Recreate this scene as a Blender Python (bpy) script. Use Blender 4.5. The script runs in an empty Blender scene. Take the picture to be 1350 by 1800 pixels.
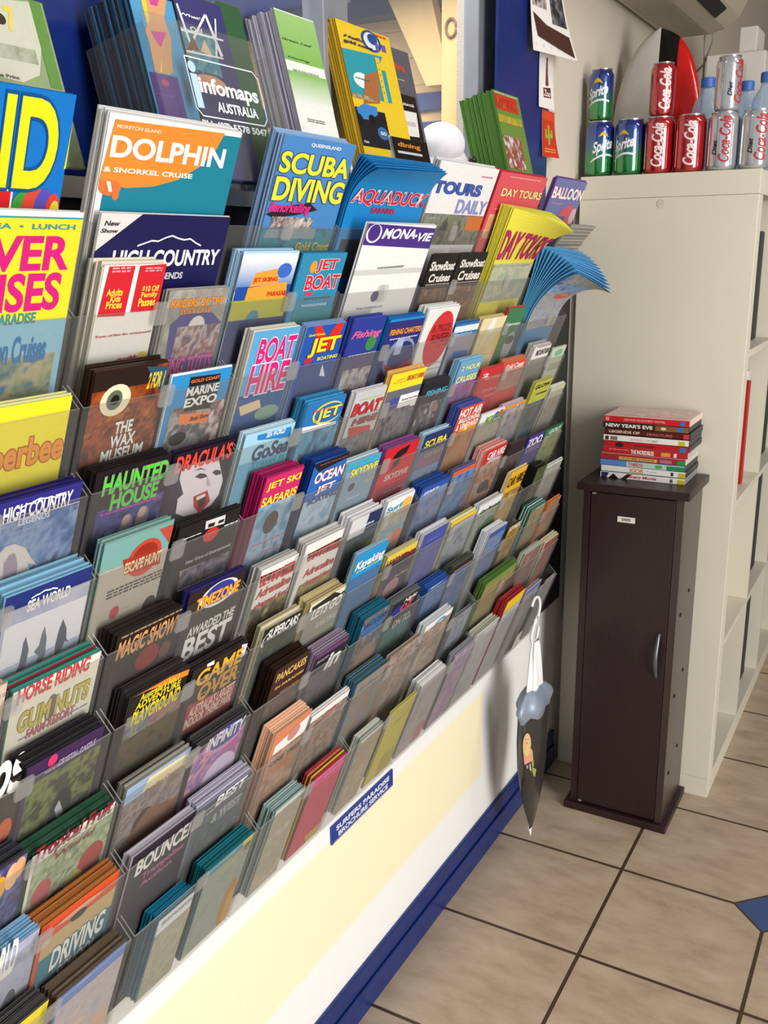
import bpy, math, random
from mathutils import Vector, Matrix
S=bpy.context.scene
COL=S.collection
# ------------------------------------------------------------------ camera
CAM_POS=Vector((.7517,-2.22324,1.33208)); YAW,PITCH,ROLL=-.51661,.26854,-.01282
fw=Vector((math.sin(YAW)*math.cos(PITCH),math.cos(YAW)*math.cos(PITCH),-math.sin(PITCH)))
rt=Vector((math.cos(YAW),-math.sin(YAW),0)); up=rt.cross(fw)
r_=rt*math.cos(ROLL)+up*math.sin(ROLL); u_=-rt*math.sin(ROLL)+up*math.cos(ROLL)
cd=bpy.data.cameras.new('camera'); cam=bpy.data.objects.new('camera',cd); COL.objects.link(cam)
cam.matrix_world=Matrix(((r_.x,u_.x,-fw.x,CAM_POS.x),(r_.y,u_.y,-fw.y,CAM_POS.y),(r_.z,u_.z,-fw.z,CAM_POS.z),(0,0,0,1)))
cd.sensor_fit='VERTICAL'; cd.sensor_height=36; cd.lens=1673.397/1800*36; cd.clip_start=.02
S.camera=cam
# ------------------------------------------------------------------ world, lights, exposure
wd=bpy.data.worlds.new('world'); S.world=wd; wd.use_nodes=True
bg=wd.node_tree.nodes['Background']; bg.inputs[0].default_value=(.93,.96,1,1); bg.inputs[1].default_value=.37
def area(name,loc,target,sx,sy,power,col):
    l=bpy.data.lights.new(name,'AREA'); l.shape='RECTANGLE'; l.size=sx; l.size_y=sy; l.energy=power; l.color=col
    o=bpy.data.objects.new(name,l); COL.objects.link(o); o.location=loc
    o.rotation_euler=(Vector(target)-Vector(loc)).to_track_quat('-Z','Y').to_euler(); return o
area('doorway_daylight',(3.0,-2.1,1.25),(0,-.9,.75),1.1,2.4,100,(1,.98,.95))
area('courtyard_daylight',(-.5,-.9,3.2),(-1.2,1.0,1.8),1.6,1.6,120,(1,.95,.86))
area('ceiling_tube',(1.5,-.2,2.40),(1.5,-.2,0),1.2,.12,10,(1,.97,.92))
S.view_settings.view_transform='Standard'; S.view_settings.look='None'; S.view_settings.exposure=.08; S.view_settings.gamma=1
S.view_settings.use_curve_mapping=False
S.cycles.transparent_max_bounces=20; S.cycles.max_bounces=8
# ------------------------------------------------------------------ helpers
def lin(h):
    f=lambda c:(c/12.92 if c<=.04045 else ((c+.055)/1.055)**2.4)
    return tuple(f(int(h[i:i+2],16)/255) for i in (0,2,4))
_m={}
def mat(name,col,rough=.5,metal=0,var=.06,scale=30,bump=0,spec=.5,stretch=None):
    if name in _m: return _m[name]
    m=bpy.data.materials.new(name); m.use_nodes=True; nt=m.node_tree; b=nt.nodes['Principled BSDF']
    c=lin(col) if isinstance(col,str) else col
    tc=nt.nodes.new('ShaderNodeTexCoord'); n=nt.nodes.new('ShaderNodeTexNoise'); n.inputs['Scale'].default_value=scale; n.inputs['Detail'].default_value=4
    if stretch:
        mp=nt.nodes.new('ShaderNodeMapping'); mp.inputs['Scale'].default_value=stretch; nt.links.new(tc.outputs['Object'],mp.inputs[0]); nt.links.new(mp.outputs[0],n.inputs['Vector'])
    else: nt.links.new(tc.outputs['Object'],n.inputs['Vector'])
    r=nt.nodes.new('ShaderNodeValToRGB'); r.color_ramp.elements[0].position=.3; r.color_ramp.elements[1].position=.7
    r.color_ramp.elements[0].color=tuple(max(0,x*(1-var)) for x in c)+(1,); r.color_ramp.elements[1].color=tuple(min(1,x*(1+var)) for x in c)+(1,)
    nt.links.new(n.outputs['Fac'],r.inputs[0]); nt.links.new(r.outputs[0],b.inputs['Base Color'])
    b.inputs['Roughness'].default_value=rough; b.inputs['Metallic'].default_value=metal; b.inputs['Specular IOR Level'].default_value=spec
    if bump:
        bp=nt.nodes.new('ShaderNodeBump'); bp.inputs['Strength'].default_value=bump; bp.inputs['Distance'].default_value=.002
        nt.links.new(n.outputs['Fac'],bp.inputs['Height']); nt.links.new(bp.outputs[0],b.inputs['Normal'])
    _m[name]=m; return m
def print_mat(name,rough,metal=0,spec=.4):
    m=bpy.data.materials.new(name); m.use_nodes=True; nt=m.node_tree; b=nt.nodes['Principled BSDF']
    a=nt.nodes.new('ShaderNodeAttribute'); a.attribute_name='Col'
    tc=nt.nodes.new('ShaderNodeTexCoord'); n=nt.nodes.new('ShaderNodeTexNoise'); n.inputs['Scale'].default_value=180
    nt.links.new(tc.outputs['Object'],n.inputs['Vector'])
    mr=nt.nodes.new('ShaderNodeMapRange'); mr.inputs['To Min'].default_value=.93; mr.inputs['To Max'].default_value=1.05; nt.links.new(n.outputs['Fac'],mr.inputs['Value'])
    mx=nt.nodes.new('ShaderNodeVectorMath'); mx.operation='SCALE'; nt.links.new(a.outputs['Color'],mx.inputs[0]); nt.links.new(mr.outputs[0],mx.inputs['Scale'])
    nt.links.new(mx.outputs[0],b.inputs['Base Color']); b.inputs['Roughness'].default_value=rough; b.inputs['Metallic'].default_value=metal; b.inputs['Specular IOR Level'].default_value=spec
    return m
PRINT=print_mat('printed_paper',.42,0,.3); CANP=print_mat('printed_can',.16,.55)
CANP.node_tree.nodes['Principled BSDF'].inputs['Coat Weight'].default_value=1; CANP.node_tree.nodes['Principled BSDF'].inputs['Coat Roughness'].default_value=.06; CANP.node_tree.nodes['Principled BSDF'].inputs['Coat IOR'].default_value=1.9
def glassy(name,tint,body,fac,edge,rough=.2):
    m=bpy.data.materials.new(name); m.use_nodes=True; nt=m.node_tree; b=nt.nodes['Principled BSDF']; out=nt.nodes['Material Output']
    b.inputs['Base Color'].default_value=body+(1,); b.inputs['Roughness'].default_value=rough
    tr=nt.nodes.new('ShaderNodeBsdfTransparent'); tr.inputs[0].default_value=tint+(1,)
    lw=nt.nodes.new('ShaderNodeLayerWeight'); lw.inputs['Blend'].default_value=.35
    tc=nt.nodes.new('ShaderNodeTexCoord'); n=nt.nodes.new('ShaderNodeTexNoise'); n.inputs['Scale'].default_value=14; nt.links.new(tc.outputs['Object'],n.inputs['Vector'])
    mr=nt.nodes.new('ShaderNodeMapRange'); mr.inputs['To Min'].default_value=fac*.8; mr.inputs['To Max'].default_value=fac*1.2; nt.links.new(n.outputs['Fac'],mr.inputs['Value'])
    ma=nt.nodes.new('ShaderNodeMath'); ma.operation='MULTIPLY_ADD'; ma.inputs[1].default_value=edge; nt.links.new(lw.outputs['Facing'],ma.inputs[0]); nt.links.new(mr.outputs[0],ma.inputs[2]); ma.use_clamp=True
    mx=nt.nodes.new('ShaderNodeMixShader'); nt.links.new(ma.outputs[0],mx.inputs[0]); nt.links.new(tr.outputs[0],mx.inputs[1]); nt.links.new(b.outputs[0],mx.inputs[2]); nt.links.new(mx.outputs[0],out.inputs['Surface'])
    return m
ACR=glassy('clear_acrylic',(.95,.95,.94),(.33,.32,.31),.058,.16)
CLP=glassy('clip_acrylic',(.93,.93,.92),(.6,.59,.58),.16,.15,.15)
ACE=glassy('acrylic_edge',(.92,.92,.91),(.6,.6,.59),.28,.2,.15)
GLS=glassy('window_glass',(.97,.98,1),(.9,.92,.95),.02,.08,.05)
PET=glassy('bottle_plastic',(.75,.85,.95),(.6,.7,.85),.18,.6,.05)
class MB:
    def __init__(s): s.v=[];s.f=[];s.c=[];s.m=[]
    def face(s,pts,col=(.8,.8,.8),m=0):
        i=len(s.v); s.v+= [tuple(p) for p in pts]; s.f.append(tuple(range(i,i+len(pts)))); s.c.append(col); s.m.append(m)
    def mesh(s,V,F,col=(.8,.8,.8),m=0):
        i=len(s.v); s.v+=[tuple(p) for p in V]
        for f in F: s.f.append(tuple(i+k for k in f)); s.c.append(col); s.m.append(m)
    def box(s,a,b,col=(.8,.8,.8),m=0,X=None):
        x0,y0,z0=a;x1,y1,z1=b
        V=[(x0,y0,z0),(x1,y0,z0),(x1,y1,z0),(x0,y1,z0),(x0,y0,z1),(x1,y0,z1),(x1,y1,z1),(x0,y1,z1)]
        if X: V=[X(*p) for p in V]
        s.mesh(V,[(0,3,2,1),(4,5,6,7),(0,1,5,4),(1,2,6,5),(2,3,7,6),(3,0,4,7)],col,m)
    def lathe(s,prof,n=32,c=(0,0,0),cols=None,m=0):
        i=len(s.v)
        for r,z in prof:
            for k in range(n):
                a=2*math.pi*k/n; s.v.append((c[0]+r*math.cos(a),c[1]+r*math.sin(a),c[2]+z))
        for j in range(len(prof)-1):
            for k in range(n):
                q=(i+j*n+k,i+j*n+(k+1)%n,i+(j+1)*n+(k+1)%n,i+(j+1)*n+k); s.f.append(q); s.m.append(m)
                if cols: s.c.append([cols[j],cols[j],cols[j+1],cols[j+1]])
                else: s.c.append((.8,.8,.8))
    def tube(s,path,r,n=8,col=(.8,.8,.8),m=0):
        P=[Vector(p) for p in path]; rings=[]
        for k,p in enumerate(P):
            t=(P[min(k+1,len(P)-1)]-P[max(k-1,0)]).normalized(); a=t.orthogonal().normalized() if k==0 else (a-t*a.dot(t)).normalized(); b=t.cross(a)
            rings.append([p+(a*math.cos(2*math.pi*j/n)+b*math.sin(2*math.pi*j/n))*r for j in range(n)])
        V=[q for R in rings for q in R]; F=[(k*n+j,k*n+(j+1)%n,(k+1)*n+(j+1)%n,(k+1)*n+j) for k in range(len(P)-1) for j in range(n)]
        F+= [tuple(range(n))[::-1],tuple((len(P)-1)*n+j for j in range(n))]
        s.mesh(V,F,col,m)
    def build(s,name,mats,parent=None,smooth=False,bevel=0,loc=None):
        me=bpy.data.meshes.new(name); me.from_pydata(s.v,[],s.f)
        if not isinstance(mats,(list,tuple)): mats=[mats]
        for m in mats: me.materials.append(m)
        me.polygons.foreach_set('material_index',s.m)
        at=me.color_attributes.new('Col','FLOAT_COLOR','CORNER'); L=[]
        for f,c in zip(s.f,s.c):
            if isinstance(c,list):
                for q in c: L+= [q[0],q[1],q[2],1]
            else: L+= [c[0],c[1],c[2],1]*len(f)
        at.data.foreach_set('color',L)
        if smooth: me.polygons.foreach_set('use_smooth',[True]*len(me.polygons))
        me.update()
        o=bpy.data.objects.new(name,me); COL.objects.link(o)
        if parent: o.parent=parent
        if loc: o.location=loc
        if bevel:
            w=o.modifiers.new('weld','WELD'); w.merge_threshold=1e-5
            bv=o.modifiers.new('bevel','BEVEL'); bv.width=bevel; bv.segments=2; bv.limit_method='ANGLE'
        return o
def tag(o,label=None,cat=None,group=None,kind=None):
    if label: o['label']=label
    if cat: o['category']=cat
    if group: o['group']=group
    if kind: o['kind']=kind
    return o
def thing(name,label,cat,loc=(0,0,0),group=None,rotz=0):
    o=bpy.data.objects.new(name,None); COL.objects.link(o); o.location=loc; o.rotation_euler=(0,0,rotz); o.empty_display_size=.05
    return tag(o,label,cat,group)
def bx(name,a,b,m,parent=None,bevel=0):
    q=MB(); q.box(a,b); return q.build(name,m,parent,bevel=bevel)
_txt={}
def text(s,off=.032,sh=0):
    k=(s,off,sh)
    if k in _txt: return _txt[k]
    def geo(o):
        cu=bpy.data.curves.new('t','FONT'); cu.body=s; cu.size=1; cu.offset=o; cu.shear=sh; cu.resolution_u=5; cu.fill_mode='FRONT'
        ob=bpy.data.objects.new('t',cu); me=ob.to_mesh(); V=[(p.co.x,p.co.y) for p in me.vertices]; F=[tuple(p.vertices) for p in me.polygons]
        ob.to_mesh_clear(); bpy.data.objects.remove(ob); bpy.data.curves.remove(cu); return V,F
    V0,F0=geo(.032); V,F=(V0,F0) if off==.032 else geo(off)
    xs=[p[0] for p in V0]; ys=[p[1] for p in V0]; x0,x1,y0,y1=min(xs),max(xs),min(ys),max(ys)
    _txt[k]=([((x-x0)/(x1-x0),(y-y0)/(y1-y0)) for x,y in V],F); return _txt[k]
def noise_cols(cols,nx,ny,rng):
    def field(step):
        w,h=int(nx/step)+3,int(ny/step)+3; R=[[rng.random() for _ in range(w)] for _ in range(h)]
        def g(i,j):
            x,y=i/step,j/step; a,b=int(x),int(y); x-=a; y-=b; x=x*x*(3-2*x); y=y*y*(3-2*y)
            return (R[b][a]*(1-x)+R[b][a+1]*x)*(1-y)+(R[b+1][a]*(1-x)+R[b+1][a+1]*x)*y
        return g
    f1,f2,f3=field(5.3),field(2.4),field(1.1)
    C=[lin(c) for c in cols]; G=[]
    for j in range(ny+1):
        row=[]
        for i in range(nx+1):
            t=(f1(i,j)*.5+f2(i,j)*.32+f3(i,j)*.25-.53)*1.9+.5
            f=t*(len(C)-1); f=min(max(f,0),len(C)-1.001); k=int(f); f-=k
            a,b=C[k],C[min(k+1,len(C)-1)]; row.append(tuple(a[q]*(1-f)+b[q]*f for q in range(3)))
        G.append(row)
    return G
def draw(mb,E,w,H,M,rng,m=0,clip=True):
    """E: printed elements in mm (u right, v down from the top edge); M(u,v,d) -> point"""
    d=.3
    for e in E:
        d+=.05; k=e[0]
        if k=='q': mb.face([M(u,v,d) for u,v in reversed(e[1])],lin(e[2]),m)
        elif k in('r','g'):
            u0,v0,u1,v1=e[1:5]; a=lin(e[5]); b=lin(e[6]) if k=='g' else a; n=max(1,int((v1-v0)/12)); nu=max(1,int((u1-u0)/25))
            for j in range(n):
                va=v0+(v1-v0)*j/n; vb=v0+(v1-v0)*(j+1)/n; ca=tuple(a[q]+(b[q]-a[q])*j/n for q in range(3)); cb=tuple(a[q]+(b[q]-a[q])*(j+1)/n for q in range(3))
                for i in range(nu):
                    ua=u0+(u1-u0)*i/nu; ub=u0+(u1-u0)*(i+1)/nu
                    mb.face([M(ua,vb,d),M(ub,vb,d),M(ub,va,d),M(ua,va,d)],[cb,cb,ca,ca],m)
        elif k=='e':
            u0,v0,u1,v1=e[1:5]; cu,cv,ru,rv=(u0+u1)/2,(v0+v1)/2,(u1-u0)/2,(v1-v0)/2
            mb.face([M(cu+ru*math.cos(t*math.pi/10),cv-rv*math.sin(t*math.pi/10),d) for t in range(20)],lin(e[5]),m)
        elif k=='n':
            u0,v0,u1,v1=e[1:5]; nx=max(2,int((u1-u0)/3)); ny=max(2,int((v1-v0)/3)); G=noise_cols(e[5],nx,ny,rng)
            for j in range(ny):
                for i in range(nx):
                    ua=u0+(u1-u0)*i/nx; ub=u0+(u1-u0)*(i+1)/nx; va=v0+(v1-v0)*j/ny; vb=v0+(v1-v0)*(j+1)/ny
                    mb.face([M(ua,vb,d),M(ub,vb,d),M(ub,va,d),M(ua,va,d)],[G[j+1][i],G[j+1][i+1],G[j][i+1],G[j][i]],m)
        elif k=='w':
            u0,v0,u1,v1=e[1:5]; c=lin(e[5]); n=e[6] if len(e)>6 else 2; st=(v1-v0)/max(n,1); h=min(2.2,st*.55)
            for j in range(n):
                u=u0; va=v0+st*j
                while u<u1-1:
                    l=min(rng.uniform(3,10),u1-u); mb.face([M(u,va+h,d),M(u+l,va+h,d),M(u+l,va,d),M(u,va,d)],c,m); u+=l+rng.uniform(1,2)
        elif k=='m':
            u0,v0,u1,v1=e[1:5]; n=10; pk=[0,.25,.5,.45,.8,1,.75,.6,.7,.3,0]
            T=[(u0+(u1-u0)*i/n,v1-(v1-v0)*pk[i]) for i in range(n+1)]
            for i in range(n): mb.face([M(T[i][0],T[i][1]+1.6,d),M(T[i+1][0],T[i+1][1]+1.6,d),M(*T[i+1],d),M(*T[i],d)],lin('f0f0f4'),m)
        elif k=='t':
            s=e[1]; u0,v0,u1,v1=e[2:6]; c=e[6]; ol=e[7] if len(e)>7 else None; sh=e[8] if len(e)>8 else 0
            for off,cc in (((.062,ol),) if ol else ())+((.032,c),):
                V,F=text(s,off,sh); d+=.05; P=[(u0+(u1-u0)*x,v1-(v1-v0)*y) for x,y in V]
                if clip:
                    F=[f for f in F if all(.2<P[i][0]<w-.2 for i in f)]
                mb.mesh([M(u,v,d) for u,v in P],F,lin(cc),m)

RACK=[
(6,9,112.4,218,103.2,0,4,2,'1273c4','0f62ad','blue flyer with giant yellow letters ND,upper left corner of the rack',[('q',[(106,21),(106,33),(106,59),(104,60),(105,43)],'d7dc4a'),('r',6.4,79.4,55.4,97.8,'f0f0f0'),('r',6.6,80.7,53.5,96.9,'d3212a'),('e',55.3,79.7,80.6,107.9,'3f9b3b'),('e',65.3,77,91.1,107.7,'d84a3a'),('e',78.1,76.9,98.4,107.6,'5a4fb0'),('e',90.4,80.7,105.1,107.4,'e0402c'),('e',94.6,86.4,105.1,107.4,'e6d23a'),('t','ND',6.4,6.8,93.3,78,'ecdf1e','0c4f8a')],{}),
(6,8,92.5,218,92.6,0,6,2,'eeeeea','dcdcd6','yellow flyer with magenta letters reading VER and SES,white border',[('r',1,6.1,125.5,103.1,'e9dc2e'),('r',1,4.5,125.5,6.1,'3f9aa0'),('r',12.3,94.2,125.5,183.9,'8fc3dc'),('n',16.3,125.6,118.7,171.1,['4b6d86','8d9a72','b7ab8b','2a6f93']),('t','MORNING TEA  •  LUNCH',-39.7,10.3,118.3,14.9,'3f8f94'),('t','RIVER',0.4,20.2,117.5,49.7,'d21f7c'),('t','CRUISES',-33.5,51.5,113,85.1,'d21f7c'),('t','SURFERS PARADISE',8.5,85.9,90.6,95.8,'3f8f94'),('t','Moreton Cruises',24.4,106.8,107.3,131.8,'2b78b8')],{}),
(6,7,112,211.7,13.3,0,8,3,'f1e32c','d9d79a','bright yellow brochure with orange lettering,under the yellow and magenta flyer',[('t','Superbee',-7.6,33.6,98.8,71.1,'e89a2a','b4401c')],{}),
(6,6,112,213.8,15.4,0,14,5,'2f2a86','26226b','purple blue brochure with white mountain outline and HIGH COUNTRY lettering,left edge',[('m',31.5,4.3,73.8,9),('r',1.4,20.7,101.8,57.1,'dfe0ea'),('n',0,21.6,101.8,147.4,['3f5f9a','5b7db4','8fa5c8','2f4f8c']),('q',[(11,83),(12,57),(22,46),(32,46),(45,54),(54,68),(62,78),(50,72),(56,84),(45,81),(46,96)],'d9d2cc'),('q',[(25,88),(23,63),(28,56),(34,56),(39,69),(41,94)],'a394a8'),('t','HIGH COUNTRY',14.5,5.4,91,20.9,'f2f2ee'),('t','LEGENDS',32.1,21.7,67.1,28,'d8d8e8')],{}),
(6,5,116.5,216,14.5,0,24,9,'1e2f78','8fc3de','navy brochure with white wave logo above leaping grey dolphins picture',[('m',28.5,6.5,58.5,9.8),('n',0,16.3,99.5,177.5,['b9bfd8','a9b1d0','c4c8dc','b2bad4']),('r',3.7,33.4,99.5,80.7,'e6e8f0'),('q',[(30,53),(36,70),(36,86),(30,97),(24,97),(27,87),(28,72),(28,60)],'58606e'),('q',[(51,50),(56,66),(58,85),(54,95),(47,96),(50,84),(43,77),(48,71),(49,58)],'6a7280'),('q',[(73,51),(80,65),(82,77),(86,84),(81,80),(78,90),(70,93),(69,79),(70,63)],'4e5664'),('t','SEA WORLD',25.1,12,74.7,24.6,'f2f2ee')],{}),
(6,4,113.9,218.5,7,0,22,8,'ece8d8','3c8a80','cream brochure with red HORSE RIDING heading and pale olive lettering',[('e',42.9,25.8,56.6,58.3,'7a6470'),('w',15.8,62.5,101,111.7,'8a96a8',4),('t','HORSE RIDING',5.5,-1.1,91,16.8,'d23a44'),('t','GUM NUTS',11.4,29.5,97.3,54.1,'c9bb52','8a7c30'),('t','FARM RESORT',24.2,54.9,82.4,67.1,'c06a6c')],{'edges2': 'b9343c'}),
(6,3,116.5,211.7,13.6,0,22,7,'3d2452','2c2a30','brochure with purple top band and pink flower above dark forest picture',[('n',4.5,25.2,95.2,176.6,['26341f','5c6e34','7f8a44','1a2016','3d4a2c']),('e',24.8,0.5,36.3,15,'d8386c'),('w',23,18.6,83.2,29.3,'b0a0c4',1),('e',40.2,58,68.7,120.9,'0f120d'),('q',[(47,82),(51,72),(60,93),(55,104)],'c8cad0'),('t','CRYSTAL CASTLE',38.8,12.7,85.7,20.3,'c8b4d8')],{}),
(6,2,113.2,218.5,3.5,0,30,10,'efece0','2f5a44','white brochure with maroon serif Tropical Fruit World title over fruit picture',[('n',4.3,14.6,105.3,166.5,['7c9c70','b8c49a','5f7f58','c9cfae','93a58a']),('e',9.1,46.9,33.9,84.9,'c05a5a'),('e',68.3,43.7,102.2,83.8,'b03a34'),('e',51.3,69.6,78.7,104.9,'c9b64a'),('e',27.3,78.5,58.9,120.6,'3a4a30'),('t','Tropical Fruit',2.2,-8,102.1,17.6,'8e2238',None,0.25),('t','World',29.9,18.3,82.7,26.8,'8e2238',None,0.25)],{}),
(6,1,112,213.9,9.3,0,26,8,'dc4f26','b8743a','orange topped brochure with DRIVING SCHOOL lettering on teal',[('r',5.5,32.6,101.9,172.3,'1f7f94'),('r',4.8,25.4,101.9,54,'c9b07a'),('e',21.5,10.5,80.3,18.6,'f0b090'),('q',[(73,126),(102,95),(102,127),(84,148)],'b08030'),('e',39.3,17.1,61.4,29.4,'2a1c18'),('t','DRIVING',23,50.7,94.9,86.5,'f0f2f0','2a3a44'),('t','SCHOOL',35.8,87.4,88.9,112.2,'d8dde0','2a3a44')],{}),
(6,0,122.5,217.1,-1.5,0,24,8,'5f8ad8','6a5a48','blue topped brochure with white arch outlines,lowest visible pocket left of teal stack',[('n',2.6,19.2,94.5,161.5,['b0acc0','c9bfc0','b8b0bc','d8c4b4']),('e',48.9,89.3,94,161,'c8b4a8'),('e',57.8,99.7,94,161,'d4b49c'),('e',22.9,0.5,44.3,6,'8fb0ea')],{}),
(6,4,25.8,104.6,23.5,0,8,3,'d9c0b0','c8b0a0','pale pink brochure at far left beside the horse riding brochure',[('w',38.5,10.1,78.3,15.3,'a89088',2)],{}),
(6,3,24.8,110.1,11,0,6,2,'1b1917','2a2624','black brochure with white letters at far left edge above orange petals picture',[('n',0,0,85.3,134.7,['26241e','3a3228','1a1814']),('e',67.6,48.2,84.8,77.8,'d8602a'),('t','photos',-20.4,-49.6,87,36.5,'f0f0f0',None,0.2)],{}),
(6,2,16.6,105.1,16.9,0,24,9,'c05a2a','3a3c44','brochure with fiery orange petals on purple,dark stack at far left edge',[('n',0,0,88.5,179.9,['4a5a9a','3a2f6a','6a7ab0','2a2450']),('e',53.9,11.5,68.1,41.2,'f0b020'),('e',66.4,3,80.9,37.1,'f0c090'),('e',74.2,0.8,88,28.1,'e8b080'),('e',46.5,0.5,60.3,23.7,'e08a20')],{}),
(6,1,9.4,108.5,14.2,0,26,9,'24388a','8fc0e4','navy brochure with white wave logo above dolphin silhouette,bottom left corner',[('n',0,0,99.1,177.2,['a9aec8','b8bcd4','9aa2c0']),('e',67.6,67.2,85.3,124,'4e5664'),('t','SEA WORLD',11,-12.2,74.8,38.3,'f2f2ee')],{}),
(6,0,8.7,108.6,13.7,0,24,9,'e0cf2e','4a4a4a','yellow brochure front of dark stack in the bottom left corner',[],{}),
(5,9,35.2,218,94.2,0,16,4,'f0f0ee','dcdcda','white bordered flyer reading DOLPHIN in white over orange and teal',[('r',7.2,4.8,182.8,109.8,'1d7f96'),('q',[(7,5),(156,3),(148,19),(130,37),(101,52),(69,60),(34,63),(0,59)],'e08a34'),('e',0.8,56.8,28.2,70.8,'d8743c'),('e',0.5,57,4.1,65.9,'d8743c'),('q',[(9,58),(14,58),(18,67),(14,67)],'f4f0ec'),('e',18.7,65.5,27.1,74.6,'d8743c'),('t','MORETON ISLAND',9.6,8.7,66.2,11.7,'f4d8b8'),('t','DOLPHIN',7.1,17.7,163.4,36.9,'f6f4f0'),('t','& SNORKEL CRUISE',2.5,45.1,120.5,49.7,'f6ece0')],{}),
(5,8,35,218,86.9,24,2,1,'1d1b4e','d8d8d8','dark navy flyer reading HIGH COUNTRY in white,behind the white coupon brochures',[('q',[(0,0),(52,0),(0,35)],'dcdad8'),('m',52.7,19.4,144.7,29.5),('t','New',5.6,6.9,25,11.7,'2a2a34',None,0.2),('t','Show',2.5,14.2,24.4,18.1,'2a2a34',None,0.2),('t','HIGH COUNTRY',22.7,34.2,177.4,51.1,'f0f0f2'),('t','LEGENDS',81.9,57.5,125.7,64.6,'c8c8d8')],{}),
(5,8,30.4,111,45.7,0,20,5,'f2f0ea','efe6d2','white brochure with two red coupons,in front of the navy flyer',[('q',[(6,1),(39,1),(37,50),(2,49)],'cf2430'),('q',[(45,1),(81,0),(81,47),(44,47)],'cf2430'),('w',10.2,2,33.3,8,'f0a0a8',2),('w',52.9,3,76.2,8,'f0a0a8',2),('e',65,89.7,80.1,103,'efcf4a'),('t','Adults',8.1,22.3,28.6,29.3,'f0d24a'),('t','Kids',14.1,29.1,27.2,35.3,'f0d24a'),('t','Prices',9.7,34.4,30.3,41.7,'f0d24a'),('t','$10 Off',53.3,20.9,76.4,27.5,'f0d24a'),('t','Family',53.5,27.1,75.8,33.9,'f0d24a'),('t','Passes',51.3,33.2,74.8,41.4,'f0d24a'),('t','Tons of fun for everyone!',3.3,67.3,78.1,70.3,'d04a58',None,0.2),('t','putt',38.3,90.9,64.9,106.6,'cf2458'),('t','putt',5.4,94.9,41.7,107.5,'cf2458')],{}),
(5,8,124.4,218.5,18,0,8,3,'a9a6a0','9a968e','grey stone wall brochure with pink lettering and cartoon crowd',[('n',0,0,94.1,109.3,['b9b6b0','8a8780','a3a09a']),('q',[(11,37),(26,26),(74,27),(94,40),(94,107),(16,93)],'4a4488'),('e',39.7,29.6,65.9,53.8,'d8d8d4'),('n',23.7,40.3,94.1,77.8,['b08a80','7a4a5a','c8b8b0','5a4a70','a86a50']),('t','RAIDERS OF THE',5.8,9.8,87.8,18.7,'e8902c','7a3a10'),('t','LOST CAVE',22.5,19.8,69.7,26.5,'e8902c','7a3a10'),('t','KING TUTTS',13.6,75.1,91.6,95.7,'d44aa0','5a1848')],{}),
(5,7,12.9,111,31.7,0,14,4,'6e2c16','2e1c14','brown brochure with a huge eye and white WAX MUSEUM lettering',[('n',0,0,98.1,128.2,['3a1c10','8a3a18','a8541e','5a2410','b8641e']),('r',0,0,81.1,19.7,'241612'),('e',12,14.9,52,48.3,'ece2c0'),('e',20.2,20.8,40.9,41.8,'5a6a5a'),('e',25.5,25.8,37,36.9,'141412'),('q',[(66,1),(98,4),(98,35),(88,26)],'26506a'),('t','2 FOR 1',71.4,8.1,95.6,25.5,'e8c838',None,0.2),('t','THE',38.5,56,62.9,69.6,'f0f0ea','141210'),('t','WAX',35.3,70.4,69.4,84.4,'f0f0ea','141210'),('t','MUSEUM',26,85.2,83.7,99,'f0f0ea','141210')],{}),
(5,7,121.9,218.5,14.3,0,4,2,'2f8fcf','d8e4ea','blue brochure with black panel reading MARINE EXPO',[('n',7.8,38,96.6,120.3,['8a94a0','b0aaa0','4a5a6a','7a5a50','a8c0d0']),('q',[(28,4),(78,6),(81,47),(29,44)],'1c1e22'),('q',[(23,46),(84,52),(85,65),(27,59)],'f0843c'),('e',14.9,67.8,42.8,83.8,'16181a'),('n',73.7,38.4,96.6,95.2,['a86a60','d8d0d0','6a3038','8a8a90']),('t','GOLD COAST',29.8,7.5,77.6,11.2,'e8783a'),('t','MARINE',26.4,16.1,79.1,26.2,'f2f2f2'),('t','EXPO',26.8,28.6,79.9,39.4,'f2f2f2'),('t','Boat Show',42.4,51.7,74.5,57.2,'7a2c10',None,0.2)],{}),
(5,6,7.2,111,18.8,0,18,6,'17141a','1c1a1c','black brochure with dripping green HAUNTED HOUSE lettering',[('n',9.9,43.4,103.8,119.7,['2a2a5c','46489a','1c1c3a','6a6ac0']),('w',15.4,48.1,103.2,59.5,'c03a9a',1),('e',46.7,57.5,64,87.5,'8a7c9a'),('e',68.4,54.1,86.4,85.3,'8a7c9a'),('e',48.1,58.4,59.2,70.7,'c9a894'),('e',69.5,54.2,81.2,67.5,'c9a894'),('t','HAUNTED',11,5,101.3,26.8,'52d63c','8a2a78'),('t','HOUSE',25.7,27.6,91.9,46.9,'52d63c','8a2a78')],{}),
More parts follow.
